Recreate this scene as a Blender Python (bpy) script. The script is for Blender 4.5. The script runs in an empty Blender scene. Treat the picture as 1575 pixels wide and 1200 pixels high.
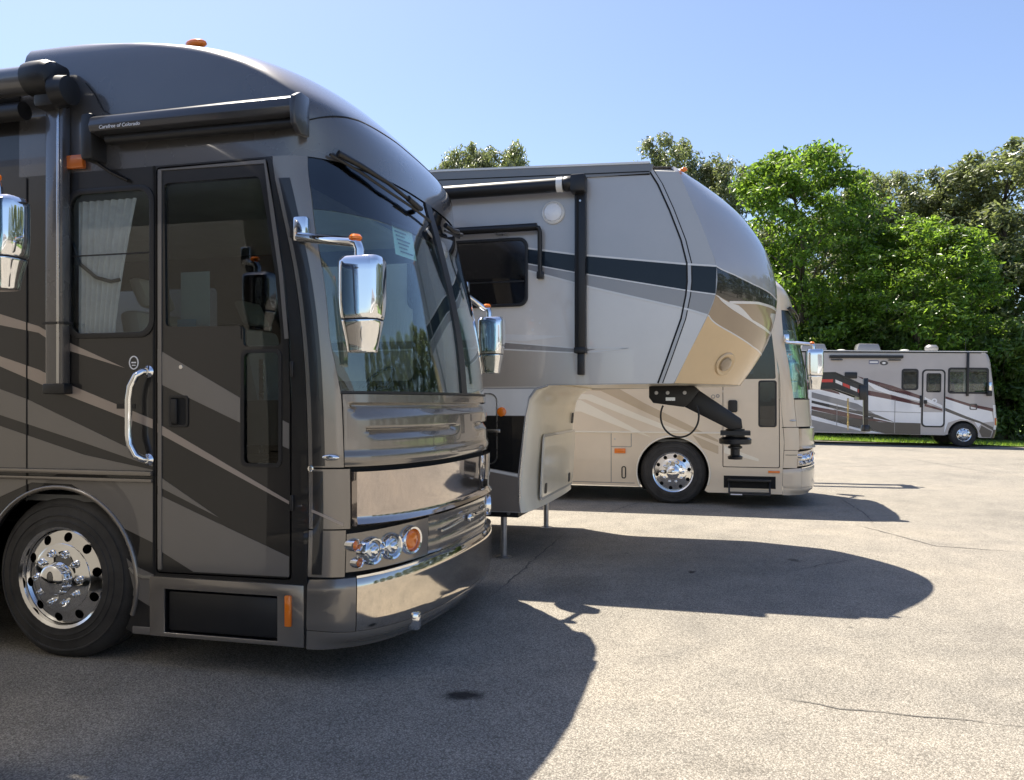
import bpy, bmesh, math, random
from mathutils import Vector, Matrix
from mathutils.geometry import delaunay_2d_cdt
random.seed(7)
SC = bpy.context.scene
COL = SC.collection
R = math.radians

# ------------------------------------------------------------------ camera, sky, sun, exposure
cam_data = bpy.data.cameras.new('camera')
cam = bpy.data.objects.new('camera', cam_data); COL.objects.link(cam)
cam.location = (0, 0, 1.6); cam.rotation_euler = (R(90), 0, 0)
cam_data.sensor_width = 36.0; cam_data.lens = 36.0 * 1220 / 1575
cam_data.shift_y = 20 / 1575; cam_data.clip_start = 0.05; cam_data.clip_end = 2000
SC.camera = cam

SUN_EL, SUN_AZ = 61.5, 36.0            # degrees above the horizon, degrees left of the view axis
world = bpy.data.worlds.new('World'); SC.world = world; world.use_nodes = True
wn = world.node_tree.nodes; wl = world.node_tree.links
sky = wn.new('ShaderNodeTexSky'); sky.sky_type = 'NISHITA'; sky.sun_disc = False
sky.sun_elevation = R(SUN_EL); sky.sun_rotation = R(-SUN_AZ)
sky.air_density = 1.0; sky.dust_density = 1.0; sky.ozone_density = 2.6
tint = wn.new('ShaderNodeMix'); tint.data_type = 'RGBA'; tint.blend_type = 'MULTIPLY'; tint.inputs[0].default_value = 1.0
tint.inputs[7].default_value = (0.97, 0.94, 0.98, 1)      # camera white balance on the blue sky
wl.new(sky.outputs[0], tint.inputs[6]); wl.new(tint.outputs[2], wn['Background'].inputs[0]); wn['Background'].inputs[1].default_value = 0.088
sun_data = bpy.data.lights.new('sun', 'SUN'); sun_data.energy = 4.9; sun_data.angle = R(0.5); sun_data.color = (1.0, 0.92, 0.79)
sun = bpy.data.objects.new('sun', sun_data); COL.objects.link(sun)
sv = Vector((-math.sin(R(SUN_AZ)) * math.cos(R(SUN_EL)), math.cos(R(SUN_AZ)) * math.cos(R(SUN_EL)), math.sin(R(SUN_EL))))
sun.rotation_euler = sv.to_track_quat('Z', 'Y').to_euler(); sun.location = sv * 60
SC.view_settings.view_transform = 'Standard'; SC.view_settings.look = 'None'
SC.view_settings.exposure = 1.25; SC.view_settings.gamma = 1.0
SC.cycles.max_bounces = 10; SC.cycles.transparent_max_bounces = 16
SC.cycles.sample_clamp_indirect = 8.0

# ------------------------------------------------------------------ helpers
def clamp(x, a, b): return max(a, min(b, x))
def lerp(a, b, t): return a + (b - a) * t
def interp(z, K):
    if z <= K[0][0]: return K[0][1]
    for (a, b), (c, d) in zip(K, K[1:]):
        if z <= c: return b + (d - b) * (z - a) / (c - a)
    return K[-1][1]
def smooth(x, a, b):
    t = clamp((x - a) / (b - a), 0, 1); return t * t * (3 - 2 * t)

class MB:
    """collects shapes, builds ONE mesh object"""
    def __init__(s): s.v = []; s.f = []
    def add(s, vs, fs):
        o = len(s.v); s.v += [tuple(p) for p in vs]; s.f += [[i + o for i in f] for f in fs]; return s
    def box(s, x0, x1, y0, y1, z0, z1):
        return s.add([(x0,y0,z0),(x1,y0,z0),(x1,y1,z0),(x0,y1,z0),(x0,y0,z1),(x1,y0,z1),(x1,y1,z1),(x0,y1,z1)],
                     [(3,2,1,0),(4,5,6,7),(0,1,5,4),(1,2,6,5),(2,3,7,6),(3,0,4,7)])
    def grid(s, fn, nu, nv):
        vs = [fn(i / nu, j / nv) for j in range(nv + 1) for i in range(nu + 1)]
        w = nu + 1
        return s.add(vs, [(j*w+i, j*w+i+1, (j+1)*w+i+1, (j+1)*w+i) for j in range(nv) for i in range(nu)])
    def shell(s, fo, fi, nu, nv):
        """closed slab between an outer and an inner grid"""
        w = nu + 1; n = w * (nv + 1)
        vs = [fo(i/nu, j/nv) for j in range(nv+1) for i in range(w)] + [fi(i/nu, j/nv) for j in range(nv+1) for i in range(w)]
        fs = []
        for j in range(nv):
            for i in range(nu):
                a, b, c, d = j*w+i, j*w+i+1, (j+1)*w+i+1, (j+1)*w+i
                fs += [(a, b, c, d), (d+n, c+n, b+n, a+n)]
        for i in range(nu):
            fs += [(i+1, i, i+n, i+1+n)]; k = nv*w; fs += [(k+i, k+i+1, k+i+1+n, k+i+n)]
        for j in range(nv):
            a = j*w; b = (j+1)*w; fs += [(a, b, b+n, a+n)]; a += nu; b += nu; fs += [(b, a, a+n, b+n)]
        return s.add(vs, fs)
    def tube(s, pts, r, n=10, closed=False):
        pts = [Vector(p) for p in pts]; rings = []; m = len(pts)
        up = None
        for i, p in enumerate(pts):
            a = pts[i-1] if (i > 0 or closed) else p; b = pts[(i+1) % m] if (i < m-1 or closed) else p
            t = (b - a).normalized()
            if up is None: up = t.orthogonal().normalized()
            up = (up - t * up.dot(t)); up = up.normalized() if up.length > 1e-6 else t.orthogonal().normalized()
            q = t.cross(up); rr = r[i] if isinstance(r, (list, tuple)) else r
            rings.append([p + (up*math.cos(2*math.pi*k/n) + q*math.sin(2*math.pi*k/n))*rr for k in range(n)])
        vs = [p for g in rings for p in g]; fs = []
        for i in range(m if closed else m-1):
            for k in range(n):
                a, b = i*n, ((i+1) % m)*n
                fs.append((a+k, a+(k+1) % n, b+(k+1) % n, b+k))
        if not closed: fs += [tuple(range(n))[::-1], tuple(range((m-1)*n, m*n))]
        return s.add(vs, fs)
    def lathe(s, prof, n=32, c=(0,0,0), axis='y', cap=True):
        """profile of (radius, along) turned about an axis; along grows in +axis"""
        vs = []
        for r, h in prof:
            for k in range(n):
                a = 2*math.pi*k/n; p, q = r*math.cos(a), r*math.sin(a)
                v = {'y': (p, h, q), 'z': (p, q, h), 'x': (h, p, q)}[axis]
                vs.append((v[0]+c[0], v[1]+c[1], v[2]+c[2]))
        fs = [(i*n+k, i*n+(k+1) % n, (i+1)*n+(k+1) % n, (i+1)*n+k) for i in range(len(prof)-1) for k in range(n)]
        if cap:
            if prof[0][0] > 1e-4: fs.append(tuple(range(n))[::-1])
            if prof[-1][0] > 1e-4: fs.append(tuple(range((len(prof)-1)*n, len(prof)*n)))
        return s.add(vs, fs)
    def plate(s, outer, holes=(), m=None, d0=0.0, d1=0.01):
        """2-D outline with holes, extruded between depths d0 and d1; m(a, b, d) -> point"""
        loops = [outer] + list(holes); pts = []; edges = []
        for L in loops:
            o = len(pts); pts += [Vector((p[0], p[1])) for p in L]; edges += [(o+i, o+(i+1) % len(L)) for i in range(len(L))]
        vo, eo, fo, _, _, _ = delaunay_2d_cdt(pts, edges, [], 0, 1e-6)
        def inside(p, L):
            c = False; j = len(L) - 1
            for i in range(len(L)):
                if (L[i][1] > p[1]) != (L[j][1] > p[1]) and p[0] < (L[j][0]-L[i][0])*(p[1]-L[i][1])/(L[j][1]-L[i][1])+L[i][0]: c = not c
                j = i
            return c
        keep = []
        for f in fo:
            c = (sum(vo[i].x for i in f)/len(f), sum(vo[i].y for i in f)/len(f))
            if inside(c, outer) and not any(inside(c, h) for h in holes): keep.append(tuple(f))
        n = len(vo)
        vs = [m(p.x, p.y, d0) for p in vo] + [m(p.x, p.y, d1) for p in vo]
        cnt = {}
        for f in keep:
            for i in range(len(f)):
                e = (f[i], f[(i+1) % len(f)])
                if (e[1], e[0]) in cnt: del cnt[(e[1], e[0])]
                else: cnt[e] = 1
        fs = [f for f in keep] + [tuple(i+n for i in f[::-1]) for f in keep] + [(b, a, a+n, b+n) for a, b in cnt]
        return s.add(vs, fs)
    def build(s, name, mat, parent=None, bevel=0, ang=35, loc=None):
        me = bpy.data.meshes.new(name); me.from_pydata(s.v, [], s.f)
        bm = bmesh.new(); bm.from_mesh(me)
        bmesh.ops.remove_doubles(bm, verts=bm.verts, dist=1e-5)
        bmesh.ops.recalc_face_normals(bm, faces=bm.faces)
        if bevel:
            es = [e for e in bm.edges if len(e.link_faces) == 2 and e.calc_face_angle(0) > R(30)]
            bmesh.ops.bevel(bm, geom=es, offset=bevel, segments=2, affect='EDGES', profile=0.5, clamp_overlap=True)
        bm.to_mesh(me); bm.free()
        for p in me.polygons: p.use_smooth = True
        me.set_sharp_from_angle(angle=R(ang))
        me.materials.append(mat)
        o = bpy.data.objects.new(name, me); COL.objects.link(o)
        if parent is not None: o.parent = parent
        if loc: o.location = loc
        return o

def tag(o, label, cat, group=None):
    o['label'] = label; o['category'] = cat
    if group: o['group'] = group
    return o
def thing(name, label, cat, loc=(0,0,0), rotz=0, group=None):
    o = bpy.data.objects.new(name, None); COL.objects.link(o)
    o.location = loc; o.rotation_euler = (0, 0, rotz); o.empty_display_size = .2
    return tag(o, label, cat, group)
def part_empty(name, parent, loc=(0,0,0), rotz=0):
    o = bpy.data.objects.new(name, None); COL.objects.link(o); o.parent = parent; o.location = loc; o.rotation_euler = (0,0,rotz); return o
def dup(o, parent, loc=None, rotz=None):
    c = o.copy(); COL.objects.link(c); c.parent = parent
    if loc is not None: c.location = loc
    if rotz is not None: c.rotation_euler = (0, 0, rotz)
    for ch in list(o.children): dup(ch, c)
    return c
def side(y):
    """maps plate coordinates to the near side of a vehicle: depth grows outwards"""
    return lambda a, b, d: (a, y - d, b)
def far(y): return lambda a, b, d: (a, y + d, b)
def fwd(x): return lambda a, b, d: (x + d, a, b)
def rrect(x0, x1, z0, z1, r, n=5):
    out = []
    for cx, cz, a0 in ((x1-r, z1-r, 0), (x0+r, z1-r, 90), (x0+r, z0+r, 180), (x1-r, z0+r, 270)):
        for k in range(n+1):
            a = R(a0 + 90*k/n); out.append((cx + r*math.cos(a), cz + r*math.sin(a)))
    return out
def rpoly(P, r, n=4):
    out = []; m = len(P)
    for i in range(m):
        p = Vector(P[i]); a = (Vector(P[i-1]) - p); b = (Vector(P[(i+1) % m]) - p)
        d = min(r, a.length*.45, b.length*.45); a = p + a.normalized()*d; b = p + b.normalized()*d
        for k in range(n+1):
            t = k/n; q = a*(1-t)**2 + p*2*t*(1-t) + b*t*t; out.append((q.x, q.y))
    return out
def circ(cx, cz, r, n=24, a0=0, a1=360, rz=None):
    full = abs(a1-a0) >= 359.9; m = n if full else n+1
    return [(cx + r*math.cos(R(a0+(a1-a0)*k/n)), cz + (rz or r)*math.sin(R(a0+(a1-a0)*k/n))) for k in range(m)]
def offs(P, w):
    """closed ribbon of half width w round an open polyline"""
    L, Q = [], []
    for i, p in enumerate(P):
        a = Vector(P[max(i-1, 0)]); b = Vector(P[min(i+1, len(P)-1)]); t = (b-a).normalized(); nn = Vector((-t.y, t.x))*w
        L.append((p[0]+nn.x, p[1]+nn.y)); Q.append((p[0]-nn.x, p[1]-nn.y))
    return L + Q[::-1]

# ------------------------------------------------------------------ materials
def base(name):
    m = bpy.data.materials.new(name); m.use_nodes = True
    nt = m.node_tree; return m, nt, nt.nodes, nt.links, nt.nodes['Principled BSDF']
def mat(name, col, rough=.5, metal=0.0, coat=0.0, coat_r=.03, var=0.0, vscale=2.5, bump=0.0, bscale=60, spec=.5, emit=None, rvar=0.0):
    m, nt, N, L, b = base(name)
    b.inputs['Base Color'].default_value = (*col, 1); b.inputs['Roughness'].default_value = rough
    b.inputs['Metallic'].default_value = metal; b.inputs['Coat Weight'].default_value = coat; b.inputs['Coat Roughness'].default_value = coat_r
    b.inputs['Specular IOR Level'].default_value = spec
    tc = N.new('ShaderNodeTexCoord')
    if var or rvar:
        n = N.new('ShaderNodeTexNoise'); n.inputs['Scale'].default_value = vscale; n.inputs['Detail'].default_value = 5; n.inputs['Roughness'].default_value = .6
        L.new(tc.outputs['Object'], n.inputs['Vector'])
        if var:
            mr = N.new('ShaderNodeMapRange'); mr.inputs[1].default_value = .3; mr.inputs[2].default_value = .7
            mr.inputs[3].default_value = 1-var; mr.inputs[4].default_value = 1+var; L.new(n.outputs[0], mr.inputs[0])
            mx = N.new('ShaderNodeMix'); mx.data_type = 'RGBA'; mx.blend_type = 'MULTIPLY'; mx.inputs[0].default_value = 1
            mx.inputs[6].default_value = (*col, 1); L.new(mr.outputs[0], mx.inputs[7]); L.new(mx.outputs[2], b.inputs['Base Color'])
        if rvar:
            m2 = N.new('ShaderNodeMapRange'); m2.inputs[1].default_value = .3; m2.inputs[2].default_value = .7
            m2.inputs[3].default_value = max(rough-rvar, .01); m2.inputs[4].default_value = rough+rvar; L.new(n.outputs[0], m2.inputs[0])
            L.new(m2.outputs[0], b.inputs['Roughness'])
    if bump:
        n2 = N.new('ShaderNodeTexNoise'); n2.inputs['Scale'].default_value = bscale; n2.inputs['Detail'].default_value = 4
        L.new(tc.outputs['Object'], n2.inputs['Vector'])
        bp = N.new('ShaderNodeBump'); bp.inputs['Strength'].default_value = bump; bp.inputs['Distance'].default_value = .01
        L.new(n2.outputs[0], bp.inputs['Height']); L.new(bp.outputs[0], b.inputs['Normal'])
    if emit: b.inputs['Emission Color'].default_value = (*emit[0], 1); b.inputs['Emission Strength'].default_value = emit[1]
    return m
def paint(name, col, metal=.25, rough=.35, coat=1.0):
    return mat(name, col, rough, metal, coat, .02, var=.06, vscale=1.3, rvar=.04)
def glass(name, tint, ior=1.5, rough=.0, boost=1.0):
    m, nt, N, L, b = base(name); N.remove(b)
    tr = N.new('ShaderNodeBsdfTransparent'); tr.inputs[0].default_value = (*tint, 1)
    gl = N.new('ShaderNodeBsdfGlossy'); gl.inputs['Roughness'].default_value = rough; gl.inputs[0].default_value = (1, 1, 1, 1)
    lw = N.new('ShaderNodeLayerWeight'); lw.inputs[0].default_value = .5      # symmetric for both faces of a pane
    pw = N.new('ShaderNodeMath'); pw.operation = 'POWER'; pw.inputs[1].default_value = 5; L.new(lw.outputs['Facing'], pw.inputs[0])
    ma = N.new('ShaderNodeMath'); ma.operation = 'MULTIPLY_ADD'; ma.inputs[1].default_value = .95*boost; ma.inputs[2].default_value = .045*boost; ma.use_clamp = True; L.new(pw.outputs[0], ma.inputs[0])
    mx = N.new('ShaderNodeMixShader'); L.new(tr.outputs[0], mx.inputs[1]); L.new(gl.outputs[0], mx.inputs[2]); L.new(ma.outputs[0], mx.inputs[0])
    L.new(mx.outputs[0], N['Material Output'].inputs[0]); return m
def fade_paint(name, c0, c1, x0, x1):
    """printed colour fade along the vehicle"""
    m = paint(name, c0); nt = m.node_tree; N = nt.nodes; L = nt.links; b = N['Principled BSDF']
    tc = N.new('ShaderNodeTexCoord'); sx = N.new('ShaderNodeSeparateXYZ'); L.new(tc.outputs['Object'], sx.inputs[0])
    mr = N.new('ShaderNodeMapRange'); mr.inputs[1].default_value = x0; mr.inputs[2].default_value = x1; L.new(sx.outputs[0], mr.inputs[0])
    mx = N.new('ShaderNodeMix'); mx.data_type = 'RGBA'; mx.inputs[6].default_value = (*c0, 1); mx.inputs[7].default_value = (*c1, 1)
    L.new(mr.outputs[0], mx.inputs[0]); L.new(mx.outputs[2], b.inputs['Base Color']); return m

CHROME = mat('chrome', (.86, .87, .88), .04, 1.0, rvar=.02, vscale=3)
SATIN = mat('satin_metal', (.55, .55, .55), .28, 1.0, rvar=.06, vscale=6)
POLISHED = mat('polished_wheel', (.80, .80, .80), .10, 1.0, rvar=.05, vscale=9)
STEEL = mat('galvanised_leg', (.42, .42, .43), .38, .9, var=.15, vscale=12)
RUBBER = mat('tyre_rubber', (.034, .032, .030), .72, var=.4, vscale=6, bump=.15, bscale=90)
BLACK = mat('black_plastic', (.012, .012, .013), .42, var=.15, vscale=7)
GAP = mat('black_gap', (.005, .005, .005), .8)
UNDER = mat('underbody_black', (.012, .012, .012), .7, var=.3, vscale=4)
WHITE = mat('white_paint', (.74, .73, .70), .3, 0, .6, .05, var=.05)
CREAM = mat('cream_gelcoat', (.86, .78, .62), .35, 0, .4, .08, var=.06, vscale=2)
AMBER = mat('amber_lens', (.85, .20, .012), .18, 0, .8, .03)
AMBER2 = mat('amber_lens_dull', (.55, .14, .02), .25, 0, .6)
CLEARLENS = mat('clear_lens', (.62, .66, .70), .06, .85, 1.0)
CURTAIN = mat('curtain_cloth', (.62, .62, .62), .9, var=.1, vscale=20)
SEAT = mat('seat_leather', (.48, .45, .40), .55, var=.1)
DASH = mat('dash_vinyl', (.10, .10, .095), .6, var=.15)
INNER = mat('interior_panel', (.46, .43, .38), .6, var=.15)
PAPER = mat('paper_sheet', (.62, .75, .73), .7)
BLUEPAPER = mat('blue_paper', (.25, .55, .72), .6)
INK = mat('printed_ink', (.04, .06, .07), .7)
LETTER = mat('white_lettering', (.8, .8, .8), .5)
WS = glass('windshield_glass', (.80, .92, .90), 1.55, 0, 1.7)
SIDEGLASS = glass('side_window_glass', (.82, .85, .85), 1.5, 0, 1.0)
TINT = glass('tinted_window_glass', (.52, .56, .56), 1.5, 0, 1.0)
BLUEGLASS = glass('blue_tinted_glass', (.20, .28, .33), 1.5, 0, 1.3)
SHADEBAND = glass('windshield_shade_band', (.38, .42, .46), 1.55, 0, 1.7)

# RV paints
K_DARK = mat('espresso_paint', (.016, .0152, .0148), .35, .1, .9, .02, spec=.3, var=.08, vscale=1.3)
K_CAP = paint('charcoal_cap_paint', (.115, .113, .115), .45, .28)
K_TAUPE = paint('taupe_paint', (.175, .163, .150), .3, .32)
K_TAN = paint('tan_stripe_paint', (.34, .282, .238), .2, .35)
K_FRONT = paint('bronze_front_paint', (.235, .210, .180), .5, .22)
K_AWN = mat('awning_charcoal', (.045, .046, .052), .3, .2, .4, .05, var=.1)
K_BUMPER = mat('bronze_chrome', (.66, .60, .52), .06, 1.0, rvar=.03, vscale=3)
K_GLOSS = mat('mirror_gloss_panel', (.50, .44, .40), .06, .9, 1.0, .01)

# ------------------------------------------------------------------ the setting: pavement, grass verge
def zg(x, y):
    """the lot rises slightly towards the back left"""
    return smooth(y, 18, 27) * 0.0166 * (16.5 - clamp(x, -30, 45))
def gp(u, v):
    y = 1.6*1220/(v-620); return ((u-787.5)/1220*y, y)
STAINS = [(gp(712,1070), .14, .09, .92), (gp(1062,880), .035, .06, .9), (gp(1222,862), .07, .10, .6), (gp(1120,1178), .22, .12, .18), (gp(1000,1190), .15, .08, .15), (gp(1150,690), .5, .3, .3), (gp(880,900), .35, .5, .2)]
def asphalt():
    m, nt, N, L, b = base('worn_asphalt')
    tc = N.new('ShaderNodeTexCoord')
    def noise(scale, det=4, rough=.6):
        n = N.new('ShaderNodeTexNoise'); n.inputs['Scale'].default_value = scale; n.inputs['Detail'].default_value = det; n.inputs['Roughness'].default_value = rough
        L.new(tc.outputs['Object'], n.inputs['Vector']); return n
    def ramp(src, stops):
        r = N.new('ShaderNodeValToRGB'); L.new(src, r.inputs[0])
        while len(r.color_ramp.elements) < len(stops): r.color_ramp.elements.new(.5)
        for e, (p, c) in zip(r.color_ramp.elements, stops): e.position = p; e.color = (*c, 1)
        return r
    def mix(kind, fac, a, c):
        x = N.new('ShaderNodeMix'); x.data_type = 'RGBA'; x.blend_type = kind
        if isinstance(fac, float): x.inputs[0].default_value = fac
        else: L.new(fac, x.inputs[0])
        L.new(a, x.inputs[6])
        if isinstance(c, tuple): x.inputs[7].default_value = (*c, 1)
        else: L.new(c, x.inputs[7])
        return x.outputs[2]
    vo = N.new('ShaderNodeTexVoronoi'); vo.inputs['Scale'].default_value = 125; L.new(tc.outputs['Object'], vo.inputs['Vector'])
    stone = ramp(vo.outputs['Color'], [(.0, (.195, .182, .158)), (.45, (.315, .293, .254)), (1, (.50, .468, .41))])
    pit = ramp(vo.outputs['Distance'], [(.25, (1, 1, 1)), (.75, (.42, .41, .40))])
    c = mix('MULTIPLY', .8, stone.outputs[0], pit.outputs[0])
    fine = ramp(noise(240, 3).outputs[0], [(.3, (.72, .72, .72)), (.7, (1.25, 1.25, 1.25))])
    c = mix('MULTIPLY', .8, c, fine.outputs[0])
    big = ramp(noise(.32, 6, .62).outputs[0], [(.28, (.74, .74, .75)), (.42, (.93, .93, .93)), (.55, (1.02, 1.01, 1.0)), (.75, (1.14, 1.11, 1.06))])
    c = mix('MULTIPLY', 1.0, c, big.outputs[0])
    mid = ramp(noise(2.6, 5, .6).outputs[0], [(.3, (.86, .86, .86)), (.7, (1.1, 1.09, 1.07))])
    c = mix('MULTIPLY', 1.0, c, mid.outputs[0])
    vs_ = N.new('ShaderNodeTexVoronoi'); vs_.inputs['Scale'].default_value = 1.1; L.new(tc.outputs['Object'], vs_.inputs['Vector'])
    dr = N.new('ShaderNodeMapRange'); dr.interpolation_type = 'SMOOTHSTEP'; dr.inputs[1].default_value = .012; dr.inputs[2].default_value = .045; dr.inputs[3].default_value = .55; dr.inputs[4].default_value = 0
    L.new(vs_.outputs['Distance'], dr.inputs[0]); c = mix('MIX', dr.outputs[0], c, (.05, .047, .042))
    wob = noise(9, 4); sub = N.new('ShaderNodeVectorMath'); sub.operation = 'SUBTRACT'; L.new(wob.outputs['Color'], sub.inputs[0]); sub.inputs[1].default_value = (.5, .5, .5)
    scv = N.new('ShaderNodeVectorMath'); scv.operation = 'SCALE'; L.new(sub.outputs[0], scv.inputs[0]); scv.inputs['Scale'].default_value = .16
    adv = N.new('ShaderNodeVectorMath'); adv.operation = 'ADD'; L.new(tc.outputs['Object'], adv.inputs[0]); L.new(scv.outputs[0], adv.inputs[1])
    for (sx, sy), rx, ry, dk in STAINS:
        mp = N.new('ShaderNodeMapping'); mp.vector_type = 'POINT'; mp.inputs['Location'].default_value = (-sx/rx, -sy/ry, 0); mp.inputs['Scale'].default_value = (1/rx, 1/ry, 0); L.new(adv.outputs[0], mp.inputs[0])
        ln = N.new('ShaderNodeVectorMath'); ln.operation = 'LENGTH'; L.new(mp.outputs[0], ln.inputs[0])
        mr = N.new('ShaderNodeMapRange'); mr.interpolation_type = 'SMOOTHSTEP'; mr.inputs[1].default_value = .35; mr.inputs[2].default_value = 1.15; mr.inputs[3].default_value = dk; mr.inputs[4].default_value = 0
        L.new(ln.outputs['Value'], mr.inputs[0]); c = mix('MIX', mr.outputs[0], c, (.012, .011, .010))
    L.new(c, b.inputs['Base Color']); b.inputs['Roughness'].default_value = .88; b.inputs['Specular IOR Level'].default_value = .25
    bp = N.new('ShaderNodeBump'); bp.inputs['Strength'].default_value = .7; bp.inputs['Distance'].default_value = .006; bp.invert = True
    L.new(vo.outputs['Distance'], bp.inputs['Height']); L.new(bp.outputs[0], b.inputs['Normal'])
    return m
ASPHALT = asphalt()
def sheet(name, xs, ys, m, dz=0.0, keep=None):
    me = bpy.data.meshes.new(name); w = len(xs)
    vs = [(x, y, zg(x, y) + dz) for y in ys for x in xs]
    fs = [(j*w+i, j*w+i+1, (j+1)*w+i+1, (j+1)*w+i) for j in range(len(ys)-1) for i in range(w-1)]
    if keep: fs = [f for f in fs if keep(sum(vs[k][0] for k in f)/4, sum(vs[k][1] for k in f)/4)]
    me.from_pydata(vs, [], fs); me.update()
    for p in me.polygons: p.use_smooth = True
    me.materials.append(m); o = bpy.data.objects.new(name, me); COL.objects.link(o); o['kind'] = 'structure'; return o
pave = sheet('pavement', [-400,-120,-60] + [-30+2.5*k for k in range(31)] + [60,120,400], [-400,-100,-30] + [-6+2*k for k in range(18)] + [32,36,42,50,70,120,400], ASPHALT)

CRACKM = mat('crack_tar', (.10, .094, .085), .9, var=.4, vscale=30)
def crack(pts, w, seed):
    rnd = random.Random(seed); P = []
    for (a, b) in zip(pts, pts[1:]):
        a, b = Vector(a), Vector(b); n = max(2, int((b-a).length/.09))
        for k in range(n):
            q = a.lerp(b, k/n); t = (b-a).normalized(); P.append((q.x - t.y*(w_ := rnd.gauss(0, .010)), q.y + t.x*w_))
    P.append(pts[-1]); mb = MB(); vs = []; fs = []
    for i, p in enumerate(P):
        a = Vector(P[max(i-1,0)]); b = Vector(P[min(i+1,len(P)-1)]); t = (b-a).normalized()
        ww = w*rnd.uniform(.35, 1.15)*min(1, 4*(i+.2)/len(P), 4*(len(P)-i-.8)/len(P)+.05)
        vs += [(p[0]-t.y*ww, p[1]+t.x*ww, zg(*p)+.004), (p[0]+t.y*ww, p[1]-t.x*ww, zg(*p)+.004)]
    fs = [(2*i, 2*i+1, 2*i+3, 2*i+2) for i in range(len(P)-1)]
    mb.add(vs, fs); return mb.build('crack', CRACKM, pave)
for k, (ps, w) in enumerate([
    ([gp(1165,1066), gp(1290,1090), gp(1420,1102), gp(1640,1125)], .005), ([gp(745,925), gp(800,880), gp(872,818)], .009),
    ([gp(1290,765), gp(1330,790), gp(1345,806)], .012), ([gp(1310,806), gp(1440,840), gp(1575,850)], .012),
    ([gp(1005,715), gp(1200,722), gp(1400,716)], .015), ([gp(1200,880), gp(1330,858)], .006),
    ([gp(930,790), gp(985,772)], .012), ([gp(1380,705), gp(1575,735)], .014)]):
    crack(ps, w, k)
GRASSM = mat('verge_grass', (.105, .17, .028), .9, var=.45, vscale=1.5, bump=.6, bscale=30)
def edge_y(x): return 32.4 - .45*(x-12.3)
grass_xs = [-60,-30] + [-10+1.5*k for k in range(34)] + [50,80,140]
me = bpy.data.meshes.new('grass_verge'); vs = []; fs = []
for i, x in enumerate(grass_xs):
    e = max(edge_y(x), 12) if x < 60 else 12
    for y in (e, e+1.5, e+4, e+10, e+40, e+260): vs.append((x, y, zg(x, y)+.03))
for i in range(len(grass_xs)-1):
    for j in range(5): fs.append((i*6+j, (i+1)*6+j, (i+1)*6+j+1, i*6+j+1))
me.from_pydata(vs, [], fs); me.materials.append(GRASSM)
verge = bpy.data.objects.new('grass_verge', me); COL.objects.link(verge); verge['kind'] = 'structure'
LEAFY = None
def leaf_mat(name, col, trans, var=.35, tcol=None):
    m, nt, N, L, b = base(name)
    oi = N.new('ShaderNodeNewGeometry'); wv = N.new('ShaderNodeTexNoise'); tc = N.new('ShaderNodeTexCoord')
    wv.inputs['Scale'].default_value = .9; wv.inputs['Detail'].default_value = 3; L.new(tc.outputs['Object'], wv.inputs['Vector'])
    ad = N.new('ShaderNodeMath'); ad.operation = 'ADD'; L.new(oi.outputs['Random Per Island'], ad.inputs[0]); L.new(wv.outputs[0], ad.inputs[1])
    mr = N.new('ShaderNodeMapRange'); mr.inputs[1].default_value = .3; mr.inputs[2].default_value = 1.7; mr.inputs[3].default_value = 1-var; mr.inputs[4].default_value = 1+var
    L.new(ad.outputs[0], mr.inputs[0])
    mx = N.new('ShaderNodeMix'); mx.data_type = 'RGBA'; mx.blend_type = 'MULTIPLY'; mx.inputs[0].default_value = 1; mx.inputs[6].default_value = (*col, 1)
    L.new(mr.outputs[0], mx.inputs[7]); L.new(mx.outputs[2], b.inputs['Base Color']); b.inputs['Roughness'].default_value = .36; b.inputs['Specular IOR Level'].default_value = .55
    tl = N.new('ShaderNodeBsdfTranslucent'); m2 = N.new('ShaderNodeMix'); m2.data_type = 'RGBA'; m2.blend_type = 'MULTIPLY'; m2.inputs[0].default_value = 1
    m2.inputs[6].default_value = (*(tcol or col), 1); L.new(mr.outputs[0], m2.inputs[7]); L.new(m2.outputs[2], tl.inputs[0])
    ms = N.new('ShaderNodeMixShader'); ms.inputs[0].default_value = trans; L.new(b.outputs[0], ms.inputs[1]); L.new(tl.outputs[0], ms.inputs[2])
    L.new(ms.outputs[0], N['Material Output'].inputs[0]); return m
BLADE = leaf_mat('grass_blade', (.11, .19, .03), .5, .4, (.30, .45, .05))
rnd = random.Random(5); mb = MB()
for k in range(9000):
    x = rnd.uniform(8, 27); y = max(edge_y(x), 12) + rnd.uniform(0, 1)**1.6*5; h = rnd.uniform(.05, .14); a = rnd.uniform(0, 6.28); w = .012
    z = zg(x, y)+.028; mb.v += [(x-w*math.cos(a), y-w*math.sin(a), z), (x+w*math.cos(a), y+w*math.sin(a), z), (x+rnd.gauss(0,.03), y+rnd.gauss(0,.03), z+h)]
    mb.f.append([3*k, 3*k+1, 3*k+2])
me = bpy.data.meshes.new('grass_blades'); me.from_pydata(mb.v, [], mb.f); me.materials.append(BLADE)
gb = bpy.data.objects.new('grass_blades', me); COL.objects.link(gb); gb['kind'] = 'stuff'; gb['label'] = 'strip of short bright green grass behind the far grey motorhome'; gb['category'] = 'grass'

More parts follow.
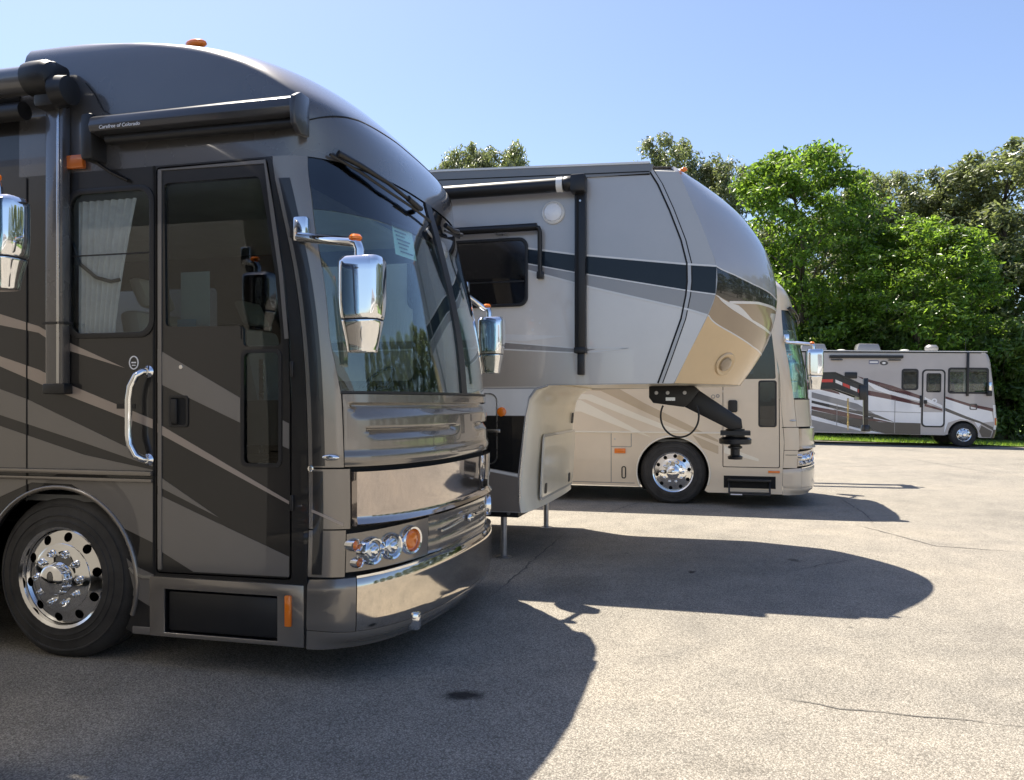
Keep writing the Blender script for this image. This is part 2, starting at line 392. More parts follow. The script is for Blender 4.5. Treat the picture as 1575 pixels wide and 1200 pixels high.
# ------------------------------------------------------------------ wheels, mirrors
def make_wheel(parent, loc, out=-1, r=.52, rim=.32, nuts=True):
    """truck wheel; its outer face looks to local -y"""
    w = part_empty('wheel', parent, loc, 0 if out < 0 else math.pi)
    k = r/.52; q = rim/.32
    t = MB().lathe([(rim*.97, .01), (rim*1.0, -.015), (rim*1.06, -.012), (rim*1.12, -.016), (rim*1.13, -.011), (r*.745, -.008), (r*.75, -.013), (r*.76, -.013), (r*.765, -.007), (r*.86, .002), (r*.865, -.003), (r*.88, -.003), (r*.885, .006), (r*.91, .012), (r*.965, .035), (r*.992, .06), (r, .075), (r, .11), (r*.985, .115), (r*.985, .125), (r, .13), (r, .17), (r*.985, .175), (r*.985, .185), (r, .19), (r, .23), (r*.97, .265), (r*.85, .285), (rim, .27), (rim, .01)], 56, cap=False)
    zf = -loc[2] + .003
    t.v = [(x*(1+.05*smooth(-z, r*.7, r)), y - .012*smooth(-z, r*.6, r) if y < .1 else y, max(z, zf)) for x, y, z in t.v]
    t.build('tyre', RUBBER, w, ang=50)
    MB().lathe([(rim*.99, .20), (rim*.93, .19), (rim*.90, .06), (rim*.94, .0), (rim*1.0, -.012), (rim*1.03, -.006), (rim*1.03, .012)], 48, cap=False).build('rim', POLISHED, w)
    MB().plate(circ(0, 0, rim*.915, 40), [circ(.255*q*math.cos(R(36*i+10)), .255*q*math.sin(R(36*i+10)), .030*q, 12) for i in range(10)] + [circ(0, 0, .17*q, 32)], lambda a, b, d: (a, .035 - .25*(rim*.915-math.hypot(a, b)) - d, b), 0, .012).build('wheel_disc', POLISHED, w)
    MB().lathe([(rim*.92, .10), (0.02, .10)], 24).build('brake_backing', UNDER, w)
    MB().lathe([(.215*q, .012), (.212*q, -.004), (.195*q, -.012), (.13*q, -.022), (.105*q, -.026)], 40, cap=False).build('hub_cover', CHROME, w)
    MB().lathe([(.105*q, -.02), (.098*q, -.05), (.09*q, -.085), (.07*q, -.10), (.0, -.105)], 28, cap=False).build('hub_cap', CHROME, w)
    if nuts:
        nm = MB().lathe([(.026, 0), (.024, -.012), (.019, -.016), (.018, -.035), (.011, -.046), (0, -.05)], 12, cap=False)
        first = nm.build('lug_nut', CHROME, w, loc=(.158*q, -.012, 0))
        for i in range(1, 10):
            dup(first, w, (.158*q*math.cos(R(36*i)), -.012, .158*q*math.sin(R(36*i))))
    return w
def far_wheel(parent, loc, r=.52, rim=.32):
    w = part_empty('wheel', parent, loc, math.pi)
    zf = -loc[2]+.003
    t = MB().lathe([(rim, .0), (r*.9, .0), (r*.98, .04), (r, .08), (r, .23), (r*.9, .28), (rim, .28)], 32)
    t.v = [(x, y, max(z, zf)) for x, y, z in t.v]; t.build('tyre', RUBBER, w)
def make_mirror(parent, mount, elbow, z0, z1, wx=.235, sgn=-1, back=0, headm=None):
    """chrome mirror on a tube arm; sgn -1 near side, +1 far side"""
    m = part_empty('side_mirror', parent)
    mx, my, mz = mount; ex, ey, ez = elbow
    MB().box(mx-.035, mx+.045, my-.03, my+.03, mz-.05, mz+.09).build('mount_block', CHROME, m, bevel=.012)
    MB().tube([(mx, my, mz-.02), (mx+.02, my+sgn*.05, mz-.035), (ex-.05, ey-sgn*.01, ez+.025), (ex-.01, ey, ez+.015), (ex, ey, ez-.02), (ex, ey, z1-.02)], .027, 12).build('arm', CHROME, m, ang=60)
    MB().lathe([(.035, 0), (.036, .012), (.025, .025), (0, .03)], 16, c=(ex-.02, ey, ez+.035), axis='z').build('amber_lamp', AMBER, m)
    def head(za, zb, grow=0.0):
        mb = MB(); n = 28; rows = 12; vs = []; fs = []
        for j in range(rows+1):
            z = lerp(za, zb, j/rows); t = (z-z0)/(z1-z0)
            a = wx/2*(lerp(.60, 1.0, smooth(t, -.1, .60)))*(1-.12*smooth(t, .94, 1.0)) + grow; bdep = .085*lerp(.7, 1, smooth(t, 0, .4))*(1-.25*smooth(t, .93, 1.0)) + grow
            for k in range(n):
                th = 2*math.pi*k/n; c, s_ = math.cos(th), math.sin(th)
                vs.append((ex + .02 + a*math.copysign(abs(c)**.45, c), ey + bdep*math.copysign(abs(s_)**.45, s_), z))
        fs = [(j*n+k, j*n+(k+1) % n, (j+1)*n+(k+1) % n, (j+1)*n+k) for j in range(rows) for k in range(n)]
        fs += [tuple(range(n))[::-1], tuple(range(rows*n, (rows+1)*n))]
        mb.add(vs, fs); return mb
    zs = lerp(z0, z1, .34)
    h = head(zs+.003, z1).build('mirror_head', CHROME, m, bevel=.004, ang=40)
    head(z0, zs-.003).build('spotter_head', CHROME, m, bevel=.004, ang=40)
    head(zs-.006, zs+.006, -.006).build('head_seam', GAP, m)
    return m

# ------------------------------------------------------------------ coach front surface
class Front:
    def __init__(s, FK, DK, WK, p): s.FK, s.DK, s.WK, s.p = FK, DK, WK, p
    def raw(s, th, z):
        sn, c = math.sin(th), max(math.cos(th), 0.0)
        f, d, w = interp(z, s.FK), interp(z, s.DK), interp(z, s.WK)
        return Vector((f-d+d*c**(2/s.p), math.copysign(w*abs(sn)**(2/s.p), sn), z))
    def nor(s, th, z):
        e = .02; th = clamp(th, R(-89), R(89))
        a = s.raw(th+e, z)-s.raw(th-e, z); b = s.raw(th, z+.02)-s.raw(th, z-.02)
        n = a.cross(b); n = n.normalized(); return n if n.x*math.cos(th)+n.y*math.sin(th) > 0 else -n
    def __call__(s, deg, z, off=0.0):
        th = R(deg); p = s.raw(th, z)
        return p if off == 0 else p + s.nor(th, z)*off
    def edge(s, z): return interp(z, s.FK)-interp(z, s.DK)
    def panel(s, th0, th1, z0, z1, out=.0, inn=-.02, nt=24, nz=8, sculpt=None):
        """slab on the surface; th and z limits may be functions: th(z), z(theta)"""
        def at(off):
            def fn(a, b):
                zz = b; za = z0; zb = z1
                if callable(th0) or callable(th1):
                    z = lerp(za, zb, b); t0 = th0(z) if callable(th0) else th0; t1 = th1(z) if callable(th1) else th1
                    t = lerp(t0, t1, a)
                    if callable(zb): pass
                else:
                    t = lerp(th0, th1, a); z = lerp(za(t) if callable(za) else za, zb(t) if callable(zb) else zb, b)
                o = off
                if sculpt and off == out: o = off + sculpt(t, z)
                return s(t, z, o)
            return fn
        return MB().shell(at(out), at(inn), nt, nz)
def smoothK(K, n=60):
    """cubic resampling of knots"""
    out = []
    for i in range(len(K)-1):
        x0, y0 = K[i]; x1, y1 = K[i+1]
        def sl(j):
            if j <= 0 or j >= len(K)-1: j2 = clamp(j, 0, len(K)-1); a, b = (K[0], K[1]) if j <= 0 else (K[-2], K[-1]); return (b[1]-a[1])/(b[0]-a[0])
            return (K[j+1][1]-K[j-1][1])/(K[j+1][0]-K[j-1][0])
        m0, m1 = sl(i), sl(i+1); h = x1-x0
        for k in range(6):
            t = k/6; out.append((x0+h*t, (2*t**3-3*t*t+1)*y0+(t**3-2*t*t+t)*h*m0+(-2*t**3+3*t*t)*y1+(t**3-t*t)*h*m1))
    out.append(K[-1]); return out
def cap_rings(S, zs, xb, n=40, off=0.0):
    """roof cap: stacked contours from the back edge round the nose, closed on top"""
    rows = []
    for z in zs:
        w = interp(z, S.WK); e = S.edge(z); row = [(xb, -w, z), (lerp(xb, e, .5), -w, z)]
        row += [tuple(S(-90+180*k/n, z, off)) for k in range(n+1)]
        row += [(lerp(xb, e, .5), w, z), (xb, w, z)]; rows.append(row)
    m = len(rows[0]); vs = [p for r in rows for p in r]
    fs = [(j*m+i, j*m+i+1, (j+1)*m+i+1, (j+1)*m+i) for j in range(len(rows)-1) for i in range(m-1)]
    fs += [(j*m+m-1, j*m, (j+1)*m, (j+1)*m+m-1) for j in range(len(rows)-1)]
    k = (len(rows)-1)*m
    vs.append((xb+.4, 0, zs[-1]+.012)); c = len(vs)-1
    fs += [(k+i, k+i+1, c) for i in range(m-1)] + [(k+m-1, k, c)]
    return MB().add(vs, fs)
def decals(parent, y, lst, name='paint_stripe', d=.003):
    for poly, m in lst: MB().plate(poly, (), side(y), 0, d).build(name, m, parent)

# ------------------------------------------------------------------ motor coaches
W1 = [(3.3,1.275),(3.5,1.268),(3.65,1.255),(3.75,1.24),(3.82,1.22),(3.87,1.185),(3.9,1.13),(3.925,1.0)]
F1 = smoothK([(.15,2.25),(.6,2.26),(1.0,2.27),(1.7,2.25),(2.2,2.19),(2.75,2.06),(3.0,1.985),(3.2,1.945),(3.36,1.87),(3.55,1.70),(3.65,1.57),(3.75,1.36),(3.82,1.12),(3.87,.86),(3.9,.62),(3.925,.35)])
D1 = smoothK([(.15,.55),(1.7,.55),(2.4,.53),(3.0,.5),(3.2,.40),(3.36,.29),(3.55,.40),(3.65,.5),(3.75,.6),(3.82,.75),(3.87,.88),(3.9,.85),(3.925,.6)])
S1 = Front(F1, D1, W1, 2.5)
F3 = smoothK([(.15,2.15),(.6,2.16),(1.0,2.18),(1.6,2.13),(2.05,2.10),(2.5,2.00),(3.0,1.90),(3.2,1.85),(3.36,1.77),(3.55,1.62),(3.65,1.50),(3.75,1.30),(3.82,1.06),(3.87,.78),(3.9,.5)])
S3 = Front(F3, [(z, d*.92) for z, d in D1], W1, 2.7)
YS = -1.275
CAPZ = [3.03,3.08,3.14,3.2,3.26,3.32,3.36,3.42,3.48,3.54,3.6,3.65,3.7,3.74,3.78,3.82,3.85,3.87,3.885,3.9,3.915,3.925]

def coach_core(root, S, wall, cap, wheels=True, near_holes=(), far_holes=(), xr=-8.8, arch=.565, arch_z=.5):
    ez = [.2,.6,1.0,1.4,1.7,1.9,2.1,2.3,2.5,2.7,2.85,3.03]
    front = [(S.edge(z), z) for z in ez]
    bot = [(xr, .32), (-arch-.05, .30)] + [(p[0], max(p[1], .2)) for p in circ(0, arch_z, arch, 28, 212, -32)][0:29] + [(arch-.04, .2)]
    bot = [(xr, .32)] + [(arch*math.cos(R(a)), arch_z+arch*math.sin(R(a))) for a in range(205, -33, -9)]
    outline = bot + [(.545, .2)] + front + [(-.3, 3.03), (-.3, 3.6), (xr, 3.6)]
    MB().plate(outline, near_holes, side(YS), -.03, 0).build('side_wall', wall, root)
    MB().plate(outline, far_holes, far(-YS), -.03, 0).build('side_wall', wall, root)
    cap_rings(S, CAPZ, -.3).build('roof_cap', cap, root, ang=50)
    MB().add([(-.32,-1.275,3.6),(-.32,-1.15,3.7),(-.32,0,3.74),(-.32,1.15,3.7),(-.32,1.275,3.6),(xr,-1.275,3.6),(xr,-1.15,3.7),(xr,0,3.74),(xr,1.15,3.7),(xr,1.275,3.6)],
             [(0,1,6,5),(1,2,7,6),(2,3,8,7),(3,4,9,8),(0,1,2,3,4),(5,6,7,8,9)]).build('roof', cap, root)
    MB().box(xr, xr+.03, -1.24, 1.24, .32, 3.6).build('rear_wall', wall, root)
    MB().box(xr+.05, 2.0, -1.0, 1.0, .36, .44).box(-.75, .75, -1.22, -.85, 1.09, 1.12).box(-.75, .75, .85, 1.22, 1.09, 1.12).build('underbody', UNDER, root)
    MB().plate(circ(0, arch_z, arch+.03, 30, 212, -32), (), side(-.88), 0, .02).build('wheel_well', GAP, root)
    make_wheel(root, (0, -1.25, .505))
    far_wheel(root, (0, 1.25, .505))
    if wheels: far_wheel(root, (-6.3, 1.25, .505)); w = far_wheel(root, (-6.3, -.97, .505))

def coach_front(root, S, pm, glossm, bumperm, cornerm, headz=(.61,.875), louvers=True):
    thw = lambda z: interp(z, [(1.2,73),(1.645,73.4),(1.97,77.5),(2.61,75.5),(3.03,71)])
    btop = lambda t: .585 + .05*math.cos(R(t))
    MB().shell(lambda a, b: S(lerp(-90, 90, a), lerp(.32, 1.68, b), -.03), lambda a, b: S(lerp(-90, 90, a), lerp(.32, 1.68, b), -.05), 40, 6).build('front_backing', GAP, root)
    # bumper: painted corners, polished middle, lower lip
    def bz(a, b, t): return lerp(.30, btop(t), b)
    def bump(t0, t1, name, m, nt):
        fo = lambda a, b: S(lerp(t0, t1, a), bz(a, b, lerp(t0, t1, a)), .045*smooth(90-abs(lerp(t0, t1, a)), 0, 22) + .004 - .02*smooth(b, .86, 1) - .006*smooth(1-b, .9, 1))
        fi = lambda a, b: S(lerp(t0, t1, a), bz(a, b, lerp(t0, t1, a)), -.03)
        return MB().shell(fo, fi, nt, 10).build(name, m, root, ang=50)
    bump(-89.9, -67.3, 'bumper_corner', cornerm, 10); bump(67.3, 89.9, 'bumper_corner', cornerm, 10)
    bump(-66.9, 66.9, 'bumper', bumperm, 50)
    MB().shell(lambda a, b: S(lerp(-89.9, 89.9, a), lerp(.19, .297, b), lerp(-.03, .042, smooth(b, 0, .8))*smooth(90-abs(lerp(-89.9, 89.9, a)), 0, 22)), lambda a, b: S(lerp(-89.9, 89.9, a), lerp(.19, .297, b), -.08), 50, 5).build('bumper_lip', cornerm, root, ang=50)
    MB().shell(lambda a, b: S(lerp(-67, 67, a), btop(lerp(-67,67,a))+lerp(-.004,.010,b), .040), lambda a, b: S(lerp(-67, 67, a), btop(lerp(-67,67,a))+lerp(-.004,.010,b), -.02), 50, 1).build('bumper_trim', CHROME, root)
    # lower corners beside the lamps
    for sg in (-1, 1):
        t0, t1 = (-89.9, -72.4) if sg < 0 else (72.4, 89.9)
        S.panel(t0, t1, .605, .872, .0, -.03, 8, 4).build('corner_panel', cornerm, root, ang=50)
        t0, t1 = (-89.9, -70.2) if sg < 0 else (70.2, 89.9)
        S.panel(t0, t1, .880, 1.222, .0, -.03, 8, 5).build('corner_panel', cornerm, root, ang=50)
        f = (lambda z: -89.9, lambda z: -thw(z)-.3) if sg < 0 else (lambda z: thw(z)+.3, lambda z: 89.9)
        S.panel(f[0], f[1], 1.232, 3.03, .0, -.03, 8, 26).build('windshield_pillar', pm, root, ang=50)
        # lamp plate with round lamps
        t0, t1 = (-72, -26.5) if sg < 0 else (26.5, 72)
        lp = S.panel(t0, t1, lambda t: .625+.02*math.cos(R(t)), lambda t: .835+.05*math.cos(R(t)), .004, -.03, 26, 6).build('lamp_plate', pm, root)
        for (t, z, r, mm) in ((68.7,.787,.026,AMBER),(66.8,.684,.022,AMBER2),(59,.743,.058,CLEARLENS),(48.5,.753,.056,CLEARLENS),(37.6,.768,.062,AMBER)):
            p = S(sg*t, z, .0); n = Vector((1, sg*.32, 0)).normalized()
            up = Vector((0,0,1)); q = n.cross(up)
            def disc(prof, nn=28):
                vs = []
                for rr, h in prof:
                    for k in range(nn):
                        a = 2*math.pi*k/nn; vs.append(p + q*(rr*math.cos(a)) + up*(rr*math.sin(a)) + n*h)
                return MB().add(vs, [(i*nn+k, i*nn+(k+1) % nn, (i+1)*nn+(k+1) % nn, (i+1)*nn+k) for i in range(len(prof)-1) for k in range(nn)])
            hl = disc([(r*1.45,-.05),(r*1.42,.02),(r*1.30,.034),(r*1.12,.03),(r*1.02,.005)]).build('lamp_bezel', CHROME, root, ang=50)
            disc([(r*1.03,.0),(r*.98,.016),(r*.7,.026),(r*.01,.03)]).build('lamp_lens', mm, hl, ang=60)
            if mm is CLEARLENS: disc([(r*.55,.026),(r*.5,.04),(r*.3,.046),(r*.01,.048)]).build('bulb_lens', CHROME, hl, ang=60)
    # grille between the lamps: sculpted bright bars
    def gsc(t, z): return .010*abs(math.sin((z-.63)/.26*math.pi*2.5))**.6 - .012*smooth(abs(t), 18, 26)
    S.panel(-26, 26, lambda t: .645, lambda t: .885, .004, -.03, 40, 30, gsc).build('grille', pm, root, ang=40)
    MB().tube([S(t, .79+.012*math.cos(R(t*9)), .034) for t in range(-20, -2, 3)], .008, 8).tube([S(t, .79+.012*math.cos(R(t*9)), .034) for t in range(3, 21, 3)], .008, 8).add(*ellip(S(0, .79, .03), .022, .06, .032)).build('winged_emblem', CHROME, root, ang=60)
    # gloss panel, raised with a bevelled lower lip
    def fs(t, z):
        s_ = smooth(69.5-abs(t), 0, 2.5); lip = .026*(1-smooth(z, .900, .945)) if z > .899 else .0; return (lip + .012 + .012*(z-.945)/.26)*s_ - .012*(1-s_)
    S.panel(-69.5, 69.5, .893, 1.206, .008, -.03, 60, 20, fs).build('front_panel', glossm, root, ang=40)
    # hood with two pressed louvres
    def hs(t, z):
        a = abs(t); o = .0
        e1 = smooth(a, 67, 69.5) if a > 60 else 0
        top = 1.600; lo = lerp(1.50, 1.525, smooth(70-a, 0, 70))
        if a < 70 and lo < z < top: o += -.035*smooth(top-z, 0, .012)*smooth(z-lo, 0, (top-lo))*smooth(70-a-(top-z)*35, 0, 1.5)
        top2 = 1.458; lo2 = 1.382 + (.0 if a > 12 else -.0)
        if a > 3 and a < 62 and lo2 < z < top2: o += -.035*smooth(top2-z, 0, .012)*smooth(z-lo2, 0, (top2-lo2))*smooth(62-a-(top2-z)*60, 0, 1.5)*smooth(a, 5, 9)
        o += .012*smooth(z, 1.33, 1.29) if z < 1.33 else 0
        o += -.010*(1-smooth(z, 1.235, 1.27))
        return o
    S.panel(-73, 73, 1.236, 1.650, .006, -.03, 90, 62, hs if louvers else None).build('hood', pm, root, ang=35)
    # windshield: two panes, divider, dark shade band, rubber surround
    zt = 2.93
    for sg in (-1, 1):
        a0, a1 = ((lambda z: -thw(z)), (lambda z: -1.4)) if sg < 0 else ((lambda z: 1.4), (lambda z: thw(z)))
        S.panel(a0, a1, 1.668, 2.72, -.008, -.014, 24, 14).build('windshield', WS, root, ang=60)
        S.panel(a0, a1, 2.722, 3.03, -.008, -.014, 24, 6).build('windshield_shade', SHADEBAND, root, ang=60)
    S.panel(-1.3, 1.3, 1.66, 3.03, .002, -.03, 2, 14).build('windshield_divider', BLACK, root)
    for z0, z1 in ((1.654, 1.669),): S.panel(-74, 74, z0, z1, .004, -.03, 50, 1).build('windshield_rubber', BLACK, root)
    # wipers parked along the top
    for sg in (-1, 1):
        pts = [S(sg*t if sg < 0 else t+4, z, o) for t, z, o in ((56, 3.07, .035), (44, 3.02, .05), (30, 2.965, .055), (19, 2.925, .045))]
        wp = MB().tube(pts, [.022, .018, .014, .012], 8).build('wiper_arm', BLACK, root, ang=60)
        MB().tube([S(sg*t, z, .028) for t, z in ((60, 3.055), (45, 2.995), (30, 2.93), (15, 2.89), (4, 2.86))], .009, 6).build('wiper_blade', BLACK, wp, ang=60)
        MB().tube([S(sg*19, 2.925, .05), S(sg*12, 2.9, .045), S(sg*8, 2.93, .02)], .02, 8).build('wiper_pivot', BLACK, wp, ang=60)
    # cab interior
    MB().shell(lambda a, b: Vector(S(lerp(-74, 74, a), 1.60, -.04)) + Vector((-.75*b, 0, .02*math.sin(b*3))), lambda a, b: Vector(S(lerp(-74, 74, a), 1.35, -.05)) + Vector((-.75*b, 0, 0)), 24, 6).build('dashboard', DASH, root)
    MB().box(-2.2, 1.75, -1.22, 1.22, .98, 1.02).build('cab_floor', DASH, root)
    MB().box(-2.25, -2.2, -1.22, 1.22, 1.0, 3.02).build('cab_bulkhead', INNER, root)
    MB().box(-2.2, 1.40, -1.22, 1.22, 2.98, 3.02).build('cab_ceiling', INNER, root)
    for y in (-.62, .62):
        st = MB().box(.35, .92, y-.30, y+.30, 1.30, 1.48).build('seat', SEAT, root, bevel=.06)
        MB().add(*tilt_box(.28, .44, y-.28, y+.28, 1.45, 2.22, -.18)).build('seat_back', SEAT, st, bevel=.05)
        MB().add(*tilt_box(.16, .27, y-.15, y+.15, 2.25, 2.46, -.1)).build('headrest', SEAT, st, bevel=.04)
        MB().box(.5, .75, y-.12, y+.12, 1.02, 1.3).build('seat_base', BLACK, st)
    c = Vector((1.28, .62, 1.72)); ax = Vector((-.75, 0, .66)).normalized(); e1 = Vector((0, 1, 0)); e2 = ax.cross(e1)
    MB().tube([c + e1*.22*math.cos(2*math.pi*k/28) + e2*.22*math.sin(2*math.pi*k/28) for k in range(28)], .015, 8, closed=True).tube([c - e1*.21, c + e1*.21], .012, 6).tube([c, c - ax*.35], .03, 8).build('steering_wheel', BLACK, root, ang=60)

def ellip(c, rx, ry, rz, n=14, m=8):
    vs = []; fs = []
    for j in range(m+1):
        ph = math.pi*j/m - math.pi/2
        for k in range(n):
            a = 2*math.pi*k/n; vs.append((c[0]+rx*math.cos(ph)*math.cos(a), c[1]+ry*math.cos(ph)*math.sin(a), c[2]+rz*math.sin(ph)))
    fs = [(j*n+k, j*n+(k+1) % n, (j+1)*n+(k+1) % n, (j+1)*n+k) for j in range(m) for k in range(n)]
    return vs, fs
def tilt_box(x0, x1, y0, y1, z0, z1, dx):
    b = MB().box(x0, x1, y0, y1, z0, z1); return [(x + (dx if z > (z0+z1)/2 else 0), y, z) for x, y, z in b.v], b.f
def pleats(x0, x1, z0, z1, y, amp=.012, n=14, lean=0.0):
    return lambda a, b: (lerp(x0, x1, a) + lean*(b-1)*(a) , y + amp*math.sin(a*n*2*math.pi)*(.6+.4*b), lerp(z0, z1, b))
def text(parent, body, size, loc, rot, m, name='lettering'):
    cu = bpy.data.curves.new(name, 'FONT'); cu.body = body; cu.size = size; cu.extrude = .0006; cu.align_x = 'LEFT'
    o = bpy.data.objects.new(name, cu); COL.objects.link(o)
    dg = bpy.context.evaluated_depsgraph_get(); me = bpy.data.meshes.new_from_object(o.evaluated_get(dg)); COL.objects.unlink(o); bpy.data.objects.remove(o)
    t = bpy.data.objects.new(name, me); COL.objects.link(t); me.materials.clear(); me.materials.append(m)
    t.parent = parent; t.location = loc; t.rotation_euler = rot; return t

# ---- the near dark coach
rv1 = thing('motor_coach', 'dark espresso motor coach with taupe and tan swooshes, nearest and largest of the parked motorhomes', 'motorhome', (-2.524, 6.192, 0), R(-14))
DOOR = [(.706,.575),(.706,3.02),(1.455,3.02),(1.505,2.72),(1.562,2.35),(1.602,1.97),(1.612,1.6),(1.612,.58)]
door_hole = rpoly(DOOR, .03)
win_hole = rrect(.085, .675, 2.02, 2.90, .09)
step_hole = [(.774,.225),(1.527,.225),(1.527,.486),(.774,.486)]
coach_core(rv1, S1, K_DARK, K_CAP, near_holes=[door_hole, win_hole, step_hole], far_holes=[rrect(.40,1.38,1.80,2.85,.06), rrect(-1.9,-.6,1.9,2.7,.06)])
coach_front(rv1, S1, K_FRONT, K_GLOSS, K_BUMPER, K_FRONT)
# door
def inset(P, k, c=None):
    c = c or (sum(p[0] for p in P)/len(P), sum(p[1] for p in P)/len(P))
    return [(p[0] - math.copysign(min(k, abs(p[0]-c[0])), p[0]-c[0]), p[1] - math.copysign(min(k, abs(p[1]-c[1])), p[1]-c[1])) for p in P]
UPG = [(.775,2.06),(.765,2.92),(1.405,2.92),(1.45,2.70),(1.51,2.33),(1.545,2.0),(1.545,1.93),(1.30,1.93),(1.30,2.05)]
LOG = rrect(1.300, 1.540, 1.24, 1.90, .03)
door = MB().plate(rpoly(inset(DOOR, .010), .025), [rpoly(UPG, .03), LOG], side(YS), -.035, .003).build('entry_door', K_DARK, rv1)
MB().plate(rpoly(inset(DOOR, -.03), .03), [rpoly(inset(DOOR, .045), .03)], side(YS+.04), -.01, 0).build('door_seal', GAP, rv1)
MB().plate(rpoly(inset(UPG, -.012), .035), [rpoly(inset(UPG, .012), .03)], side(YS-.0032), 0, .006).build('window_frame', BLACK, door)
MB().plate(rpoly(inset(UPG, .002), .03), (), side(YS+.012), 0, .004).build('window_pane', TINT, door)
MB().plate(LOG, (), side(YS+.012), 0, .004).build('window_pane', TINT, door)
MB().plate(rrect(1.288,1.552,1.228,1.912,.04), [rrect(1.308,1.532,1.248,1.892,.03)], side(YS-.0032), 0, .006).build('window_frame', BLACK, door)
for (p, q) in (((.70,3.035),(1.47,3.035)),): pass
MB().plate(offs([(.74,.6),(.74,3.0),(1.445,3.0),(1.49,2.72),(1.548,2.35),(1.585,1.97)], .012), (), side(YS-.0032), 0, .008).build('door_trim', K_TAUPE, door)
MB().plate(rrect(.80,.935,1.455,1.645,.02), [rrect(.815,.92,1.47,1.63,.015)], side(YS-.003), 0, .008).build('latch_frame', BLACK, door, bevel=.002)
MB().plate(rrect(.815,.92,1.47,1.63,.015), (), side(YS-.003), -.02, .001).build('latch_recess', GAP, door)
MB().box(.82, .865, YS-.022, YS-.004, 1.475, 1.625).build('latch_handle', BLACK, door, bevel=.008)
MB().lathe([(.014,0),(.012,-.008),(0,-.01)], 14, c=(.885, YS-.003, 1.815)).build('door_lock', CHROME, door)
for z in (.98, 1.75, 2.55): MB().box(1.606, 1.628, YS-.012, YS-.001, z, z+.09).build('hinge', BLACK, rv1, bevel=.003)
# things seen behind the door glass
MB().box(.80, 1.0, -1.17, -1.165, 2.07, 2.40).build('taped_notice', PAPER, rv1)
MB().box(.79, .92, -1.19, -1.186, 2.045, 2.11).build('blue_label', BLUEPAPER, rv1)
MB().box(1.33, 1.36, -1.16, -1.15, 1.3, 1.86).build('grab_rail', SATIN, rv1)
# decals, wall and door
def dec(lst, d=.003): decals(rv1, YS, lst, d=d)
dec([([(-8.6,2.62),(-.45,2.169),(-.148,2.083),(.024,1.998),(.486,1.814),(.024,1.941),(-.148,2.042),(-.45,2.098),(-8.6,2.45)], K_TAN),
     ([(-8.6,2.2),(-.45,1.90),(-.148,1.81),(.024,1.735),(.69,1.500),(.69,1.445),(.024,1.662),(-.148,1.725),(-.45,1.835),(-8.6,1.98)], K_TAN),
     ([(-8.6,1.7),(-.45,1.69),(-.238,1.625),(.693,1.255),(.693,1.215),(.19,1.355),(-.45,1.525),(-8.6,1.6)], K_TAUPE),
     ([(-8.6,1.5),(-.45,1.455),(.19,1.28),(.693,1.195),(.693,1.19),(-8.6,1.19)], K_TAUPE),
     ([(-.75,1.12),(-.62,.9),(-.45,1.0),(-.2,1.10),(.1,1.095),(.3,.995),(.42,.86),(.693,.755),(.693,1.12)], K_TAUPE),
     ([(.50,.655),(.56,.61),(.69,.565),(.69,.36),(.545,.43),(.55,.47)], K_TAUPE)])
# a darker swoosh edge across the taupe by the door
dd = []
dd += [([(.722,1.478),(1.598,1.035),(1.598,1.018),(.722,1.422)], K_TAN),
       ([(.722,1.925),(1.282,1.63),(1.282,1.485),(.722,1.722)], K_TAUPE), ([(1.558,1.50),(1.598,1.482),(1.598,1.335),(1.558,1.352)], K_TAUPE),
       ([(.722,1.165),(1.14,.925),(.722,1.10)], K_TAUPE),
       ([(.722,1.05),(1.598,.715),(1.598,.60),(.97,.596),(.722,.72)], K_TAUPE)]
for poly, m in dd: MB().plate(poly, (), side(YS-.003), 0, .003).build('paint_stripe', m, door)
# pillar stripe continuing forward of the door
for t0, t1, za, zb in ((-89, -74, .985, .905),):
    S1.panel(t0, t1, lambda t: lerp(za, zb, (t-t0)/(t1-t0))-.008, lambda t: lerp(za, zb, (t-t0)/(t1-t0))+.008, .004, .0, 8, 1).build('paint_stripe', K_TAN, rv1)
S1.panel(-88.5, -84.0, .62, 1.21, .003, .0005, 5, 6).build('paint_stripe', K_DARK, rv1)
S1.panel(-88.5, -83.0, 1.24, 2.9, .003, .0005, 5, 16).build('paint_stripe', K_DARK, rv1)
# belt moulding, seams, wheel-arch lip, skirt
MB().box(-8.7, .69, YS-.028, YS, 1.158, 1.188).build('belt_moulding', K_FRONT, rv1, bevel=.008)
MB().box(-8.7, .69, YS-.022, YS, 1.118, 1.142).build('belt_moulding', K_FRONT, rv1, bevel=.007)
MB().plate([(-.243,.98),(-.233,.98),(-.233,3.02),(-.243,3.02)], (), side(YS-.004), 0, .001).build('panel_seam', GAP, rv1)
MB().plate([(.686,.57),(.700,.57),(.700,3.03),(.686,3.03)], (), side(YS-.002), 0, .002).build('panel_seam', GAP, rv1)
arc = [(.575*math.cos(R(a)), .5+.575*math.sin(R(a))) for a in range(205, -20, -7)]
MB().tube([(x, YS-.004, z) for x, z in arc], .015, 8).build('wheel_arch_lip', K_FRONT, rv1, ang=60)
MB().plate([(.672,.20),(1.695,.20),(1.695,.556),(.672,.556)], [step_hole], side(YS-.001), 0, .014).build('step_surround', K_FRONT, rv1, bevel=.004)
MB().box(.70, 1.6, YS+.06, YS+.08, .2, .55).build('step_well', GAP, rv1)
MB().box(.79, 1.515, YS+.005, YS+.05, .235, .47).build('folding_step', BLACK, rv1, bevel=.01)
MB().box(.80, 1.52, YS-.01, YS+.01, .205, .222).build('step_edge', SATIN, rv1, bevel=.003)
MB().box(1.583, 1.624, YS-.036, YS-.014, .318, .498).build('side_marker', AMBER, rv1, bevel=.008)
